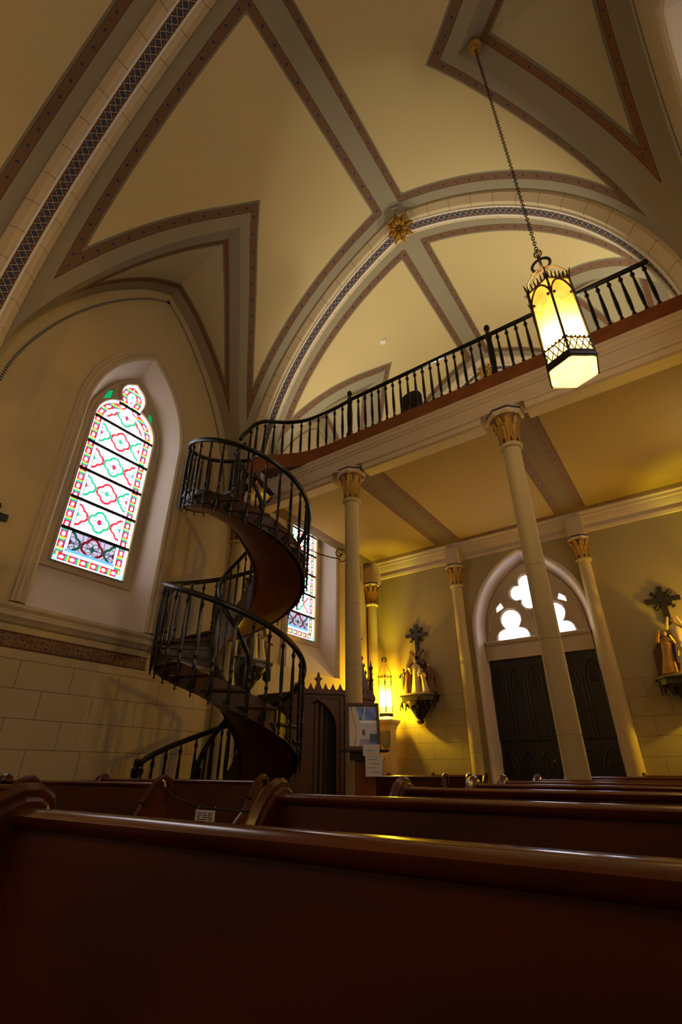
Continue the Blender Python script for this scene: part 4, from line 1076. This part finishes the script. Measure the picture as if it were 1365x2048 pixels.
# ------------------------------------------------------------------ confessional
cf = thing('confessional', 'dark carved confessional with pointed archways against the left wall under the loft', 'confessional', (-5.3, 7.1, FLOOR))
def facade(p0, p1, zt, name, gable=0.):
    """a carved front from p0 to p1 (plan), curtained archway, crested cornice"""
    p0 = Vector(p0); p1 = Vector(p1); w_ = (p1-p0).length; d = (p1-p0).normalized(); nrm = Vector((d.y, -d.x))
    f = lambda u, v, h: (p0.x+d.x*u+nrm.x*h, p0.y+d.y*u+nrm.y*h, v)
    op = [(w_/2+u, z) for u, z in outline(w_*.36, FLOOR+.10, zt-.62, zt-.16)]
    mb = plate(MB(), [[(0, FLOOR), (w_, FLOOR), (w_, zt), (0, zt)], op], f, -.03, .03)
    for u0, u1, z0, z1, h in ((-.02, w_+.02, zt-.07, zt, .07), (-.01, w_+.01, zt-.14, zt-.10, .045), (0, .06, FLOOR, zt-.1, .05), (w_-.06, w_, FLOOR, zt-.1, .05)):
        mb.prism([(u0, z0), (u1, z0), (u1, z1), (u0, z1)], f, 0, h)
    wf = mb.build('carved_front', 'confwood', cf, smooth=False)
    cu = MB(); cu.sweep([[f(w_*.14+w_*.72*k/24, z, -.05+.012*math.sin(k*1.9)) for k in range(25)] for z in (FLOOR+.05, zt-.14)]); cu.build('curtain', 'curtain', cf)
    c_ = MB(); n = 7
    for k in range(n):
        u = w_*(k+.5)/n
        if k == n//2 and not gable: continue
        c_.prism([(u-.05, zt), (u+.05, zt), (u+.03, zt+.03), (u, zt+.10), (u-.03, zt+.03)], f, .02, .05)
    if not gable:
        u = w_/2; c_.prism([(u-.07, zt), (u+.07, zt), (u+.03, zt+.08), (u+.03, zt+.13), (u+.07, zt+.17), (u+.03, zt+.19), (u+.01, zt+.27), (u-.01, zt+.27), (u-.03, zt+.19), (u-.07, zt+.17), (u-.03, zt+.13), (u-.03, zt+.08)], f, .015, .055)
    c_.build('cresting', 'confwood', cf, smooth=False)
    if gable:
        g = MB(); g.prism([(-.02, zt-.3), (w_+.02, zt-.3), (w_+.02, zt-.2), (w_/2, zt+gable), (-.02, zt-.2)], f, -.02, .04)
        for k in range(8):
            t_ = (k+.5)/8
            for s in (-1, 1):
                u = w_/2+s*w_/2*(1-t_); z = zt-.2+(gable+.2)*t_; g.tube([f(u, z, .02), f(u+s*.04, z+.05, .03), f(u+s*.015, z+.085, .03)], [.022, .02, .008], 5)
        g.build('gable', 'confwood', cf, smooth=False)
        x_ = MB(); zc = zt+gable+.22
        for a, b, c, e in ((w_/2-.022, w_/2+.022, zc-.24, zc+.16), (w_/2-.13, w_/2+.13, zc-.022, zc+.022)): x_.prism([(a, c), (b, c), (b, e), (a, e)], f, .0, .035)
        for s1 in (-1, 1):
            for s2 in (-1, 1): x_.tube([f(w_/2+s1*.03, zc+s2*.03, .018), f(w_/2+s1*.075, zc+s2*.075, .018)], .012, 5)
        x_.build('gable_cross', 'confwood', cf, smooth=False)
        for u in (0, w_):
            if u == 0: continue
            p = f(u, 0, 0); pn = MB().lathe([(.05, FLOOR), (.05, zt+.0), (.06, zt+.02), (.04, zt+.05), (.035, zt+.25), (.05, zt+.28), (.03, zt+.31), (.025, zt+.45), (.045, zt+.50), (.02, zt+.54), (.0, zt+.66)], (p[0], p[1], 0), 8)
            for k in range(5): pn.lathe([(.0, zt+.1+.09*k), (.055, zt+.12+.09*k), (.0, zt+.14+.09*k)], (p[0], p[1], 0), 6, caps=False)
            pn.build('pinnacle', 'confwood', cf, angle=30)
A = (-5.43, 6.34); B = (-4.87, 7.02); C_ = (-4.87, 7.92); D_ = (-5.43, 8.6)
facade(A, B, 1.18, 'wing'); facade(B, C_, 1.18, 'centre', .75); facade(C_, D_, 1.18, 'wing')
cb = MB(); poly = [(XL+.02, A[1]), (A[0]-.02, A[1]), (B[0]-.08, B[1]+.02), (C_[0]-.08, C_[1]-.02), (D_[0]-.02, D_[1]), (XL+.02, D_[1])]
cb.prism(poly, lambda u, v, h: (u, v, h), FLOOR, 1.14); cb.build('cabinet_body', 'confwood', cf, smooth=False)

# ------------------------------------------------------------------ poster on a wooden stand
d = Vector((.80, .60, 0)).normalized(); nrm = Vector((d.y, -d.x, 0)); O = Vector((-3.20, 5.02, 0))
F = lambda u, v, h: tuple(O + d*u + nrm*h + Vector((0, 0, v)))
ps = thing('poster_stand', 'narrow reddish wooden stand with a flat top in front of the first column', 'stand', (O.x, O.y, FLOOR))
sb_ = MB()
sb_.prism([(-.10, FLOOR), (.12, FLOOR), (.12, .13), (-.10, .13)], F, -.16, -.02); sb_.build('post', 'fascia', ps, smooth=False)
MB().prism([(-.27, .185), (.27, .185), (.27, .205), (-.27, .205)], F, -.24, .06).build('table_top', 'doorwood', ps, smooth=False)
MB().prism([(-.15, .10), (.17, .10), (.17, .185), (-.15, .185)], F, -.20, .02).build('apron', 'doorwood', ps, smooth=False)
fp = thing('framed_poster', 'framed blue-toned photograph leaning on the wooden stand', 'picture', (O.x, O.y, .205))
fr = plate(MB(), [[(-.20, .205), (.185, .205), (.185, .70), (-.20, .70)], [(-.165, .24), (.155, .24), (.155, .67), (-.165, .67)]], lambda u, v, h: F(u+.0, v, h-(v-.205)*.18), -.035, -.005); fr.build('frame', 'confwood', fp, smooth=False)
nu, nv = 56, 72; U = np.linspace(-.166, .156, nu); V_ = np.linspace(.238, .672, nv); vs = []; cc = []; 
for v in V_:
    for u in U:
        a = (u+.166)/.322; b = (v-.238)/.434; vs.append(F(u, v, -.025-(v-.205)*.18))
        edge = .36-.12*b+.10*math.sin(b*3.2)
        if a < edge: c = (.42, .36, .28) if abs(a-(.18+.08*math.sin(b*5))) > .012 else (.12, .07, .05)
        elif b > .62: 
            k = .5+.5*math.sin(a*9+b*14); c = (.05+.07*k, .10+.10*k, .38+.22*k) if b < .93 else (.18, .22, .28)
            if b < .70 and b-.62 < .05*math.sin(a*7)+.035: c = (.05, .04, .05)
        elif b > .52: c = (.30, .33, .62) if b < .56 else (.70, .72, .80)
        else:
            c = (.45, .42, .46) if int(a*22) % 2 else (.34, .31, .33)
            if abs(a-.52) < .05 and abs(b-.33) < .07: c = (.06, .03, .04)
            if b < .18: c = (.10, .12, .42) if a > .72 else (.22, .18, .30)
            if a > .72 and .1 < b < .3: c = (.02, .05, .10)
        if abs(a-(.50+.10*math.sin((b-.6)*3))) < .015 and b > .55: c = (.55, .62, .80)
        cc.append((*[min(1, x*1.7) for x in c], 1))
me = bpy.data.meshes.new('photo_print'); me.from_pydata(vs, [], [(j*nu+i, j*nu+i+1, (j+1)*nu+i+1, (j+1)*nu+i) for j in range(nv-1) for i in range(nu-1)])
for i_, v_ in enumerate(me.vertices): v_.co = v_.co-Vector(fp.location)
ca = me.color_attributes.new('Col', 'FLOAT_COLOR', 'POINT'); ca.data.foreach_set('color', np.array(cc, np.float32).ravel()); me.materials.append(M['vcol'])
o = bpy.data.objects.new('photo_print', me); col.objects.link(o); o.parent = fp
def sheet(u0, u1, v0, v1, h, label, lines):
    t = thing('paper_sheet', label, 'paper', tuple(F((u0+u1)/2, v0, h)), 'white notices on the poster stand')
    MB().prism([(u0, v0), (u1, v0), (u1+.005, v1), (u0-.003, v1)], F, h, h+.002).build('sheet', 'paper', t, smooth=False)
    m_ = MB()
    for k in range(lines):
        v = v1-(v1-v0)*(k+1.2)/(lines+1.2); m_.prism([(u0+.03+.02*(k % 2), v), (u1-.03-.03*((k+1) % 2), v), (u1-.03-.03*((k+1) % 2), v+.004), (u0+.03+.02*(k % 2), v+.004)], F, h+.002, h+.0035)
    if lines: m_.build('print_line', 'greyshield', t, smooth=False)
sheet(-.02, .16, .14, .255, .065, 'upper of the two white notices, hanging just under the framed photograph', 1)
sheet(.005, .185, -.055, .155, .062, 'larger lower white notice with lines of print on the stand', 4)

# ------------------------------------------------------------------ loft chair seen through the balusters
c_ = thing('wooden_chair', 'dark round-backed chair on the loft behind the balusters', 'chair', (-2.66, 6.0, 4.72))
mb = MB(); o_ = [(-2.66+u, z) for u, z in outline(.20, 5.2, 5.55, 5.72)]
mb.prism(o_, lambda u, v, h: (u, h, v), 5.86, 5.89); mb.build('backrest', 'doorwood', c_, smooth=False)
MB().box(-2.87, -2.45, 5.86, 6.28, 5.14, 5.18).build('seat', 'doorwood', c_, smooth=False)
for dx in (-.19, .19):
    for dy in (.02, .38): MB().box(-2.66+dx-.018, -2.66+dx+.018, 5.87+dy-.018, 5.87+dy+.018, 4.72, 5.14 if dy > .1 else 5.25).build('leg', 'doorwood', c_, smooth=False)

# ------------------------------------------------------------------ lift everything so the floor is z = 0
for o in list(col.objects):
    if o.parent is None: o.location.z += -FLOOR
for m_ in (): pass
bpy.context.view_layer.update()
